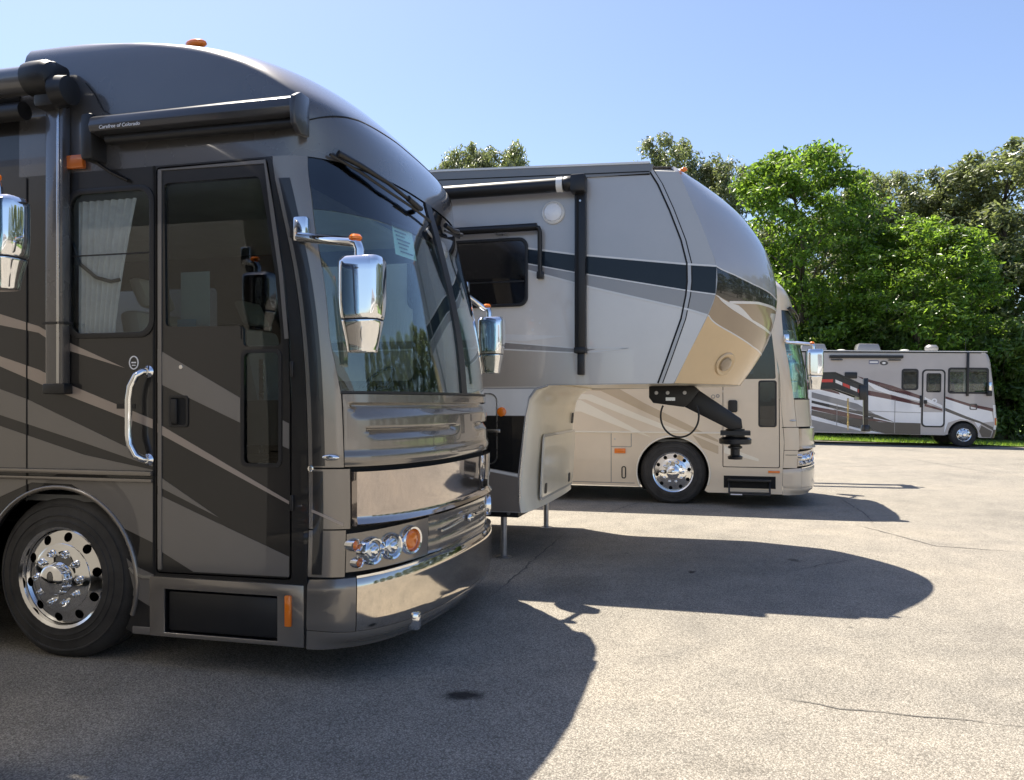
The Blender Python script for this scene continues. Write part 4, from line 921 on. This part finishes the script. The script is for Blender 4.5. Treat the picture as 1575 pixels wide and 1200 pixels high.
S3.panel(-89, -73, 1.222, 1.233, .002, -.01, 10, 1).build('panel_seam', GAP, rv3); S3.panel(-89, -74, .80, .808, .002, -.01, 10, 1).build('panel_seam', GAP, rv3)
MB().plate(rrect(-.812,-.737,.385,.585,.036), [rrect(-.795,-.754,.402,.568,.02)], side(YS), 0, .008).build('fuel_latch', BLACK, rv3)
MB().lathe([(.014,0),(.012,-.006),(0,-.008)], 12, c=(-.92, YS, 1.02)).build('lock_button', SATIN, rv3)
MB().box(-.925, -.745, YS-.02, YS, .79, .87).build('side_marker', AMBER, rv3, bevel=.008)
MB().box(1.44, 1.61, YS-.02, YS, .525, .56).build('side_marker', AMBER, rv3, bevel=.006)
MB().tube([(x, YS-.004, z) for x, z in [(.57*math.cos(R(a)), .5+.57*math.sin(R(a))) for a in range(205, -20, -7)]], .014, 8).build('wheel_arch_lip', B_LIGHT, rv3, ang=60)
MB().box(.78, 1.55, YS-.002, YS+.3, .28, .47).build('step_well', GAP, rv3)
sp = part_empty('entry_steps', rv3)
MB().box(.84, 1.48, YS-.10, YS+.1, .39, .425).build('step_tread', BLACK, sp, bevel=.006)
MB().box(.86, 1.46, YS-.30, YS-.06, .20, .23).build('step_tread', BLACK, sp, bevel=.006)
for x in (.86, 1.46): MB().tube([(x, YS+.02, .40), (x, YS-.12, .22)], .014, 8).build('step_link', BLACK, sp)
MB().box(.88, 1.05, YS-.303, YS-.299, .205, .222).build('step_label', LETTER, sp)
MB().plate(rrect(1.75,1.86,1.30,1.34,.01), (), side(YS), -.05, .006)
MB().add(*ellip(S3(-79, 1.33, .008), .05, .01, .016)).build('corner_marker', SATIN, rv3, ang=60)
make_mirror(rv3, (1.70, -1.30, 2.56), (2.07, -1.53, 2.45), 1.80, 2.40)
make_mirror(rv3, (1.80, 1.24, 2.56), (1.98, 1.48, 2.45), 1.80, 2.40, sgn=1)

# ---- the gooseneck equipment trailer behind the beige coach
gt = thing('gooseneck_trailer', 'black steel gooseneck trailer with red and white reflective tape, behind the beige coach', 'trailer', (7.1, 15.95, 0), R(-15))
RED = mat('red_reflective_tape', (.62, .035, .025), .35, 0, .5, var=.08); TAPE = mat('white_reflective_tape', (.8, .8, .8), .35, 0, .5)
TBLK = mat('trailer_black_paint', (.014, .014, .015), .35, 0, .3, var=.25, vscale=5)
def neck(y0, y1):
    top = [(-9,1.02),(-4.2,1.02),(-3.6,2.16),(-.60,2.20),(-.03,1.92)]; bot = [(-.03,1.68),(-.60,1.90),(-3.4,1.88),(-3.9,.78),(-9,.78)]
    return MB().plate(top+bot, (), lambda a, b, d: (a, d, b), y0, y1)
for y in (-.30, .24): neck(y, y+.06).build('neck_beam', TBLK, gt)
for y in (-.33, .27):
    MB().plate(offs([(-3.6,2.16),(-.60,2.205),(-.03,1.925)], .014), (), lambda a, b, d: (a, d, b), y, y+.12).build('beam_flange', TBLK, gt)
    MB().plate(offs([(-3.4,1.88),(-.60,1.895),(-.03,1.675)], .014), (), lambda a, b, d: (a, d, b), y, y+.12).build('beam_flange', TBLK, gt)
MB().box(-.16, -.02, -.34, .34, 1.66, 1.95).build('neck_end', TBLK, gt, bevel=.01)
for x0, x1, m in ((-2.6,-2.2,RED),(-2.18,-1.75,TAPE),(-1.26,-.86,TAPE),(-.85,-.64,RED)):
    MB().plate([(x0,2.015),(x1,2.015),(x1,2.075),(x0,2.075)], (), lambda a, b, d: (a, -.30-d, b), 0, .004).build('tape_strip', m, gt)
for k in range(4):
    a0, a1 = k/4+.01, (k+1)/4-.01
    q = lambda t, dz: (lerp(-.60, -.05, t), lerp(2.04, 1.785, t)+dz)
    MB().plate([q(a0,-.032), q(a1,-.032), q(a1,.032), q(a0,.032)], (), lambda a, b, d: (a, -.30-d, b), 0, .004).build('tape_strip', TAPE if k % 2 == 0 else RED, gt)
MB().box(-.035, .05, -.07, .07, 1.15, 2.10).build('coupler_tube', TBLK, gt, bevel=.01)
MB().lathe([(.05,1.02),(.09,1.03),(.095,1.10),(.075,1.16)], 16, c=(.01,0,0), axis='z').build('coupler_socket', TBLK, gt)
MB().box(-.02, .14, -.09, .09, 1.28, 1.32).build('coupler_pin', TBLK, gt)
GOLD = mat('zinc_chain', (.55, .42, .18), .35, .9, var=.2, vscale=30)
for k in range(13):
    a = k*.9; cz = 1.66-k*.047; mbk = MB().tube([(-.36+.013*math.cos(2*math.pi*j/10)*math.cos(a), -.29+.013*math.cos(2*math.pi*j/10)*math.sin(a), cz+.032*math.sin(2*math.pi*j/10)) for j in range(10)], .008, 6, closed=True)
    mbk.build('chain_link', GOLD, gt, ang=60)
MB().box(-9, -4.0, -1.2, 1.2, .98, 1.06).build('deck', TBLK, gt)
for x in (-7.6, -6.6):
    for y in (-1.1, 1.1): far_wheel(gt, (x, y if y > 0 else -.82, .39), .39, .21)
for y in (-.55, .55):
    MB().box(-3.55, -3.43, y-.05, y+.05, .05, 1.5).build('jack_leg', TBLK, gt, bevel=.006)
    MB().box(-3.62, -3.36, y-.12, y+.12, .01, .05).build('jack_foot', TBLK, gt)
text(gt, 'J', .20, (-1.40, -.306, 1.965), (R(90), 0, 0), LETTER, 'lettering')

# ---- the far grey motorhome by the trees
rv4 = thing('motorhome', 'small-looking grey motorhome with maroon swooshes parked far off by the trees', 'motorhome', (16.525, 29.832, 0), R(-11.6))
rv4.rotation_euler = (0, R(.9), R(-11.6))
G_TOP = paint('warm_grey_paint', (.43, .40, .385), .15, .4); G_WHITE = paint('pearl_white_paint', (.80, .80, .80), 0, .35)
G_MAR = paint('maroon_paint', (.075, .014, .017), .1, .35); G_CHAR = paint('charcoal_paint', (.04, .038, .038), .2, .35); G_MID = paint('stone_grey_paint', (.24, .235, .235), .2, .4)
Y4 = -1.2
F4 = smoothK([(.36,1.12),(.6,1.19),(.9,1.22),(1.3,1.19),(2.0,1.12),(2.64,1.04),(3.0,.99),(3.2,.95),(3.36,.88),(3.42,.80)])
S4 = Front(F4, [(.3,.20),(3.2,.20),(3.42,.16)], [(3.2,1.2),(3.42,1.16)], 2.8)
e4 = [(S4.edge(z), z) for z in (.36,.6,.9,1.3,1.7,2.0,2.3,2.64,3.0,3.2,3.36,3.42)]
out4 = [(-8.5,.42),(-.62,.42)] + [(.50*math.cos(R(a)), .46+.50*math.sin(R(a))) for a in range(180, -15, -9)] + [(.55,.36)] + e4 + [(-8.5,3.46)]
D4 = rrect(-1.36,-.65,.74,2.77,.12); W4A = rrect(-2.05,-1.555,2.08,2.785,.09); W4B = rrect(-.48,.77,1.985,2.83,.06)
MB().plate(out4, [D4, W4A, W4B], side(Y4), -.03, 0).build('side_wall', G_TOP, rv4)
MB().plate(out4, [W4B], far(-Y4), -.03, 0).build('side_wall', G_TOP, rv4)
S4.panel(-90, 90, .36, 1.55, 0, -.03, 30, 10).build('front_fascia', G_WHITE, rv4, ang=50)
S4.panel(-90, -72, 1.56, 2.90, 0, -.03, 6, 8).build('windshield_pillar', G_TOP, rv4, ang=50); S4.panel(72, 90, 1.56, 2.90, 0, -.03, 6, 8).build('windshield_pillar', G_TOP, rv4, ang=50)
S4.panel(-71.5, 71.5, 1.57, 2.88, -.004, -.012, 30, 8).build('windshield', WS, rv4, ang=60)
S4.panel(-90, 90, 2.91, 3.42, 0, -.03, 30, 8).build('front_cap', G_TOP, rv4, ang=50)
MB().add([(p.x, p.y, 3.42) for p in [S4(t, 3.42) for t in range(-90, 91, 9)]] + [(-8.5,1.2,3.46),(-8.5,-1.2,3.46)], [tuple(range(23))]).build('roof', WHITE, rv4)
MB().plate(offs([(-8.5,3.47),(.55,3.44)], .045), (), side(Y4), 0, .03).build('roof_rail', BLACK, rv4)
MB().plate(offs([(-8.5,3.50),(.75,3.455)], .014), (), side(Y4), 0, .034).build('rail_trim', WHITE, rv4)
MB().box(-8.4, .6, -1.15, 1.15, .44, .5).box(-8.5, -8.47, -1.18, 1.18, .42, 3.45).build('underbody', UNDER, rv4)
MB().box(-8.4, .8, -1.15, 1.15, .95, .98).build('cab_floor', DASH, rv4)
for y in (-.6, .6): MB().box(-.15, .35, y-.27, y+.27, 1.3, 1.5).add(*tilt_box(-.22, -.08, y-.25, y+.25, 1.45, 2.35, -.12)).build('seat', DASH, rv4, bevel=.04)
MB().box(.35, .85, -1.1, 1.1, 1.3, 1.6).build('dashboard', DASH, rv4)
make_wheel(rv4, (.04, -1.16, .45), r=.45, rim=.245); far_wheel(rv4, (.04, 1.16, .45), .45, .25); far_wheel(rv4, (-5.6, 1.16, .42), .42, .25); far_wheel(rv4, (-5.6, -.9, .42), .42, .25)
MB().plate(circ(.0, .46, .53, 24, 190, -10), (), side(-.8), 0, .02).build('wheel_well', GAP, rv4)
d4 = MB().plate(inset(D4, .012), [rrect(-1.235,-.765,1.985,2.655,.06)], side(Y4), -.03, .006).build('entry_door', G_TOP, rv4)
MB().plate(rrect(-1.40,-.61,.70,2.81,.15), [rrect(-1.345,-.665,.755,2.755,.11)], side(Y4), 0, .012).build('door_frame', BLACK, rv4)
MB().plate(rrect(-1.235,-.765,1.985,2.655,.06), (), side(Y4+.012), 0, .004).build('window_pane', TINT, d4)
MB().plate(rrect(-1.25,-.75,1.97,2.67,.07), [rrect(-1.215,-.785,2.005,2.635,.05)], side(Y4-.006), 0, .005).build('window_frame', BLACK, d4)
MB().plate(inset(D4, .014), [rrect(-1.34,-.67,1.25,2.9,.02)], side(Y4-.006), 0, .002).build('lower_panel', G_WHITE, d4)
MB().plate(rrect(-1.33,-1.22,1.55,1.69,.03), (), side(Y4-.006), 0, .03).build('door_latch', BLACK, d4)
MB().plate(circ(-.97,1.665,.09,24), [circ(-.97,1.665,.04,16)], side(Y4-.006), 0, .003).build('round_sticker', LETTER, d4)
MB().box(-1.46, -1.40, Y4-.05, Y4, 1.42, 1.85).build('grab_handle', BLACK, rv4, bevel=.01)
for P, hole in ((W4A, (-2.09,-1.515,2.04,2.825)), (W4B, (-.53,.82,1.935,2.88))):
    MB().plate(rrect(*hole, .1), [inset(P, .02)], side(Y4), 0, .01).build('window_frame', BLACK, rv4)
MB().plate(W4A, (), side(Y4+.012), 0, .004).build('window_pane', TINT, rv4); MB().plate(W4B, (), side(Y4+.012), 0, .004).build('window_pane', SIDEGLASS, rv4)
MB().plate([(.14,1.99),(.17,1.99),(.17,2.82),(.14,2.82)], (), side(Y4+.01), 0, .01).build('window_bar', BLACK, rv4)
GREYGLASS = SIDEGLASS
MB().plate(W4B, (), far(-Y4-.012), 0, .004).build('window_pane', GREYGLASS, rv4)
aw4 = part_empty('patio_awning', rv4)
MB().box(-4.6, -2.06, Y4-.12, Y4, 3.20, 3.31).build('awning_case', BLACK, aw4, bevel=.02)
for x in (-4.35, -2.35): MB().box(x-.2, x+.2, Y4-.13, Y4, 3.12, 3.155).build('case_bracket', BLACK, aw4)
for x in (.11, -5.41):
    MB().box(x-.035, x+.035, Y4-.09, Y4, 1.85 if x > 0 else 2.1, 3.44).build('awning_arm', BLACK, aw4, bevel=.008)
MB().plate(rrect(-3.22,-2.88,2.985,3.13,.02), (), side(Y4), 0, .006).build('name_plate', mat('plate_blue_grey', (.16,.17,.24), .4), rv4)
MB().plate(rrect(-3.19,-2.91,3.03,3.09,.01), (), side(Y4-.006), 0, .003).build('plate_lettering', LETTER, rv4)
MB().plate(circ(-2.70,3.03,.145,20,rz=.085), (), side(Y4), 0, .006).build('oval_emblem', G_CHAR, rv4)
MB().plate(circ(-2.70,3.03,.06,14,rz=.04), (), side(Y4-.006), 0, .004).build('emblem_centre', LETTER, rv4)
MB().plate(rrect(-4.05,-3.62,2.45,2.68,.03), (), side(Y4), 0, .04).build('heater_vent', BLACK, rv4, bevel=.01)
for x, w in ((-3.02, .44), (-5.0, .5)):
    MB().add([(x-w,-.35,3.5),(x+w,-.35,3.5),(x+w,.35,3.5),(x-w,.35,3.5),(x-w*.83,-.3,3.82),(x+w*.78,-.3,3.80),(x+w*.78,.3,3.80),(x-w*.83,.3,3.82)], [(3,2,1,0),(4,5,6,7),(0,1,5,4),(1,2,6,5),(2,3,7,6),(3,0,4,7)]).build('air_conditioner', G_MID, rv4, bevel=.04)
MB().lathe([(.22,3.48),(.22,3.58),(.24,3.62),(.24,3.70),(.17,3.78),(0,3.80)], 24, c=(-.72,.1,0), axis='z').build('satellite_dome', G_MID, rv4)
for x in (-1.75, -4.0): MB().add(*ellip((x,-.2,3.51), .22, .2, .09)).build('roof_vent', WHITE, rv4)
MB().tube([(.10,-1.0,3.44),(.10,-1.0,4.0)], .008, 6).build('antenna', BLACK, rv4)
decals(rv4, Y4, [([(-8.4,2.3),(-5.2,2.05),(-3.245,1.93),(-1.42,1.50),(-1.42,.60),(-8.4,.60)], G_WHITE), ([(-.60,1.75),(.2,1.55),(.92,1.35),(1.0,.95),(.62,.90),(.5,.72),(.36,.95),(-.1,1.02),(-.5,.88),(-.62,.5)], G_WHITE)])
decals(rv4, Y4-.003, [([(-3.62,2.54),(-2.4,2.20),(-1.42,1.84),(-1.42,1.72),(-2.5,2.02),(-3.3,2.36)], G_MAR), ([(-3.4,2.40),(-2.4,2.05),(-1.42,1.71),(-1.42,1.63),(-2.4,1.84),(-3.0,2.05)], G_WHITE),
    ([(-3.25,2.02),(-2.4,1.86),(-1.42,1.56),(-1.42,1.48),(-2.4,1.68),(-3.25,1.84)], G_MAR), ([(-5.2,2.25),(-4.3,2.0),(-4.2,1.85),(-5.2,2.1)], G_MAR),
    ([(-5.2,1.93),(-3.6,1.52),(-2.9,1.10),(-3.2,1.15),(-4.0,1.40),(-5.2,1.72)], G_MID), ([(-5.2,1.62),(-4.0,1.35),(-2.9,1.12),(-2.3,.86),(-2.9,1.0),(-4.0,1.22),(-5.2,1.52)], G_CHAR),
    ([(-5.2,1.40),(-4.2,1.24),(-2.4,.85),(-3.3,.90),(-4.2,1.06),(-5.2,1.28)], G_MAR), ([(-5.2,1.26),(-4.0,1.02),(-2.8,.86),(-1.42,.84),(-1.42,.43),(-2.6,.43),(-3.6,.62),(-5.2,1.06)], G_CHAR),
    ([(-5.2,1.06),(-4.3,.86),(-2.6,.45),(-3.2,.45),(-5.2,.92)], G_WHITE), ([(-5.2,.9),(-3.3,.46),(-5.2,.46)], G_MID),
    ([(-.60,1.42),(.1,1.12),(.55,.95),(.98,.75),(1.0,.62),(.55,.88),(.1,1.02),(-.60,1.30)], G_CHAR), ([(-.60,1.83),(.2,1.58),(.98,1.42),(.98,1.30),(.2,1.48),(-.60,1.75)], G_MAR),
    ([(.60,.80),(.95,.60),(.90,.38),(.62,.38),(.53,.6)], G_CHAR)])
decals(d4, Y4-.009, [([(-1.30,1.56),(-.70,1.36),(-.70,1.30),(-1.30,1.46)], G_MAR), ([(-1.30,1.80),(-.70,1.50),(-.70,1.40),(-1.30,1.66)], G_WHITE)])
for P in ([(-4.3,.45),(-4.3,1.6)], [(-2.3,.45),(-2.3,1.7)], [(-4.4,1.28),(-1.42,1.22)]): MB().plate(offs(P, .01), (), side(Y4-.006), 0, .002).build('panel_seam', G_MID, rv4)
MB().plate(rrect(.20,.45,1.36,1.58,.04), [rrect(.235,.415,1.395,1.545,.03)], side(Y4-.003), 0, .012).build('fuel_door', G_CHAR, rv4)
S4.panel(-86, -45, .82, 1.08, .012, -.01, 8, 4).build('headlamp', CLEARLENS, rv4, ang=60); S4.panel(45, 86, .82, 1.08, .012, -.01, 8, 4).build('headlamp', CLEARLENS, rv4, ang=60)
S4.panel(-88, -78, .82, 1.08, .014, -.01, 4, 2).build('turn_lamp', AMBER2, rv4)
S4.panel(-90, 90, .36, .66, .02, -.03, 30, 4).build('bumper', G_CHAR, rv4, ang=50)
MB().box(.74, .84, Y4-.26, Y4-.12, 2.05, 2.36).build('side_mirror', CHROME, rv4, bevel=.03); MB().box(.72, .86, Y4-.24, Y4-.10, 1.86, 2.05).build('mirror_base', BLACK, rv4, bevel=.02)
MB().tube([(.76,Y4,1.9),(.80,Y4-.17,1.92)], .03, 8).build('mirror_arm', BLACK, rv4)

# ------------------------------------------------------------------ trees
BARK = mat('bark', (.085, .07, .055), .9, var=.35, vscale=4, bump=.6, bscale=14)
OAK = leaf_mat('oak_leaf', (.16, .185, .095), .34, .65, (.30, .36, .11))
LOCUST = leaf_mat('locust_leaf', (.062, .122, .022), .48, .85, (.27, .43, .045))
SHRUB = leaf_mat('shrub_leaf', (.09, .15, .042), .42, .7, (.28, .42, .07))
def crown_mesh(name, seed, h, r, z0, nclump, nleaf, size, mat_, flat=1.0, spread=.55, conic=.0, droop=0.0):
    rnd = random.Random(seed); vs = []; fs = []; cl = []
    tries = 0
    while len(cl) < nclump and tries < 20000:
        tries += 1
        t = rnd.random()**.85; a = rnd.uniform(0, 2*math.pi)
        prof = math.sin(math.pi*clamp(.12+.80*t, 0, 1))**.6*(1-conic*t)
        rr = r*prof*(rnd.random()**.42)
        c = Vector((rr*math.cos(a), rr*math.sin(a), lerp(z0, h, t)))
        cr = r*rnd.uniform(.16, .30)*(1-.35*t)
        c.z -= cr*.7 if t > .9 else 0
        cl.append((c, cr))
    per = nleaf//max(len(cl), 1)
    for c, cr in cl:
        for _ in range(per):
            d = Vector((rnd.gauss(0,1), rnd.gauss(0,1), rnd.gauss(0,1))).normalized()*(rnd.random()**spread)
            p = c + Vector((d.x*cr*1.15, d.y*cr*1.15, d.z*cr*flat))
            s = size*rnd.uniform(.55, 1.25)
            nrm = (d*.7 + Vector((rnd.gauss(0,.5), rnd.gauss(0,.5), .55+rnd.gauss(0,.45)))).normalized()
            u = nrm.orthogonal().normalized(); u.rotate(Matrix.Rotation(rnd.uniform(0, 6.28), 3, nrm)); v = nrm.cross(u)
            k = len(vs); l = s*rnd.uniform(1.0, 1.5); w = s*.5
            vs += [p - u*l*.5, p + v*w*.5 - u*l*.05 - nrm*s*.08, p + u*l*.5 - nrm*s*droop, p - v*w*.5 - u*l*.05 - nrm*s*.08]
            fs.append((k, k+1, k+2, k+3))
    me = bpy.data.meshes.new(name); me.from_pydata([tuple(p) for p in vs], [], fs); me.materials.append(mat_)
    return me, cl
def trunk_mesh(name, h, r0, cl, seed):
    rnd = random.Random(seed); mb = MB(); n = 7
    pts = [Vector((rnd.gauss(0,.10)*k/n*2, rnd.gauss(0,.10)*k/n*2, h*.86*k/n)) for k in range(n+1)]; pts[0].z = -.1
    mb.tube(pts, [r0*(1.25 if k == 0 else 1)*(1-.80*k/n) for k in range(n+1)], 9)
    for c, cr in rnd.sample(cl, min(26, len(cl))):
        zb = clamp(c.z - c.xy.length*rnd.uniform(.5, 1.0), h*.16, h*.8); k = zb/(h*.86)*n; i = min(int(k), n-1); b = pts[i].lerp(pts[i+1], k-i)
        m = b.lerp(c, .5) + Vector((rnd.gauss(0,.15), rnd.gauss(0,.15), .12*(c-b).length)); rr = r0*(1-.8*k/n)*.5
        mb.tube([b, m, c], [rr, rr*.6, rr*.2], 6)
    me = bpy.data.meshes.new(name); me.from_pydata(mb.v, [], mb.f); me.materials.append(BARK)
    for p in me.polygons: p.use_smooth = True
    return me
KIND = {}
def variant(kind, k):
    if (kind, k) in KIND: return KIND[(kind, k)]
    if kind == 'oak': me, cl = crown_mesh('crown', 40+k, 15, 3.6, 1.6, 210, 27000, .25, OAK, .95, .5); tr = trunk_mesh('trunk', 15, .24, cl, 60+k)
    elif kind == 'locust': me, cl = crown_mesh('crown', 20+k, 13, 4.0, 1.8, 290, 34000, .22, LOCUST, .62, .6, .12, .3); tr = trunk_mesh('trunk', 13, .20, cl, 80+k)
    else: me, cl = crown_mesh('crown', 90+k, 4.5, 2.4, .2, 70, 9500, .24, SHRUB, .9, .5); tr = trunk_mesh('trunk', 4.5, .07, cl, 95+k)
    KIND[(kind, k)] = (me, tr, {'oak': 15, 'locust': 13, 'shrub': 4.5}[kind], {'oak': 3.6, 'locust': 4.0, 'shrub': 2.4}[kind]); return KIND[(kind, k)]
def tree(name, kind, k, x, y, h, r, label, group, rot=0):
    me, tr, h0, r0 = variant(kind, k)
    t = thing(name, label, 'shrub' if kind == 'shrub' else 'tree', (x, y, zg(x, y)), R(rot), group)
    for nm, m in (('crown', me), ('trunk', tr)):
        o = bpy.data.objects.new(nm, m); COL.objects.link(o); o.parent = t; o.scale = (r/r0, r/r0, h/h0)
    return t
GRP = 'trees along the back of the lot'
def U(u, y): return (u-787.5)/1220*y
for args in [
    ('oak_tree','oak',0,U(672,56),56,17.6,2.3,'leftmost low oak top, between the dark coach roof and the trailer roof'),
    ('oak_tree','oak',1,U(718,55),55,19.3,2.8,'oak top with a tall point above the left part of the trailer roof'),
    ('oak_tree','oak',2,U(775,54),54,18.9,2.9,'broad oak top above the trailer awning, right of the pointed oak'),
    ('oak_tree','oak',0,U(1022,48),48,17.6,2.9,'dark oak rising behind the front edge of the trailer roof'),
    ('oak_tree','oak',1,U(1108,47),47,16.2,2.6,'oak behind the trailer nose, left of the bright green tree'),
    ('locust_tree','locust',3,U(1232,40),40,14.7,4.3,'tallest bright yellow-green locust tree, right of the trailer nose'),
    ('oak_tree','oak',2,U(1345,47),47,15.4,3.8,'grey-green oak behind the gap between the two bright locust trees'),
    ('locust_tree','locust',1,U(1410,37),37,10.4,3.9,'lower bright green locust tree above the far grey motorhome'),
    ('oak_tree','oak',0,U(1458,45),45,15.0,3.8,'pale-topped oak right of the lower locust, left of the tallest right-hand oak'),
    ('oak_tree','oak',1,U(1550,43),43,15.9,4.4,'large pale-leaved oak at the right edge of the picture')]:
    tree(*args, GRP, rot=hash(args[7]) % 1 + len(args[7])*37 % 360)
# second row and the trees beyond the right edge that the windshields mirror
for i, (u, y, h, r) in enumerate([(1180,52,13.5,3.4),(1285,51,14.2,3.6),(1395,50,14.0,3.8),(1500,50,14.6,3.6)]):
    tree('oak_tree', 'oak', i % 3, U(u, y), y, h, r, 'second-row oak mostly hidden behind ' + ('the tallest locust, on its left', 'the tallest locust, on its right', 'the lower bright locust', 'the pale oak at the right')[i], GRP+', second row', rot=70*i+20)
for i, (x, y, h, r) in enumerate([(33,40,16,4.2),(38,36,14,4.2),(43,33,16,4.4),(47,28,15,4.4),(50,22,16,4.4),(52,15,15,4.4),(55,7,16,4.6),(56,-2,15,4.6),(57,-11,16,4.6),(56,-20,15,4.6)]):
    tree('oak_tree', 'oak', i % 3, x, y, h, r, 'tree beyond the right edge of the picture, mirrored in the windshields', 'trees mirrored in the windshields', rot=50*i)
for i, (u, y, h, r) in enumerate([(1130,42,5.5,2.8),(1190,41,6.2,3.0),(1245,39,5.0,2.6),(1300,40,6.5,3.0),(1365,38.5,5.5,2.6),(1430,39,6.0,2.8),(1490,38,5.2,2.6),(1548,36.5,5.6,2.6),(1605,36,5.0,2.6),(1190,45,10,3.4),(1390,43,9,3.2),(1500,42,10,3.2)]):
    lab = ['dark shrub mass behind the beige coach','dark shrub mass behind the beige coach mirror','dark shrub over the rear of the far motorhome','tall dark shrub behind the gooseneck trailer','dark shrub over the far motorhome air conditioner','dark shrub over the far motorhome door','dark shrub behind the far motorhome side windows','dark shrub right behind the nose of the far motorhome','dark shrub at the right picture edge beside the far motorhome','tall understorey sapling below the tallest locust','tall understorey sapling below the lower locust','tall understorey sapling below the pale oak'][i]
    tree('understorey_shrub', 'shrub', i % 2, U(u, y), y, h, r, lab, 'shrubs under the trees', rot=61*i)

# ------------------------------------------------------------------ the white sales building behind the camera, seen in the chrome
bl = thing('sales_building', 'low white building behind the viewer, seen mirrored in the chrome mirrors', 'building', (16, -30, 0), R(-14))
SIDING = mat('white_siding', (.70, .69, .66), .6, var=.05); ROOFM = mat('grey_metal_roof', (.22, .22, .23), .5, .3)
MB().box(-14, 14, -5, 5, 0, 4.6).build('wall', SIDING, bl)
MB().add([(-14.4,-5.4,4.6),(14.4,-5.4,4.6),(14.4,5.4,4.6),(-14.4,5.4,4.6),(-14.4,0,6.6),(14.4,0,6.6)], [(0,1,5,4),(2,3,4,5),(0,4,3),(1,2,5),(0,3,2,1)]).build('roof', ROOFM, bl)
for k in range(7):
    w_ = MB().box(-12.6+3.8*k, -10.6+3.8*k, 4.99, 5.03, 1.0, 2.9).build('window', WHITE, bl)
    MB().box(-12.5+3.8*k, -10.7+3.8*k, 5.02, 5.05, 1.1, 2.8).build('pane', BLACK, w_)
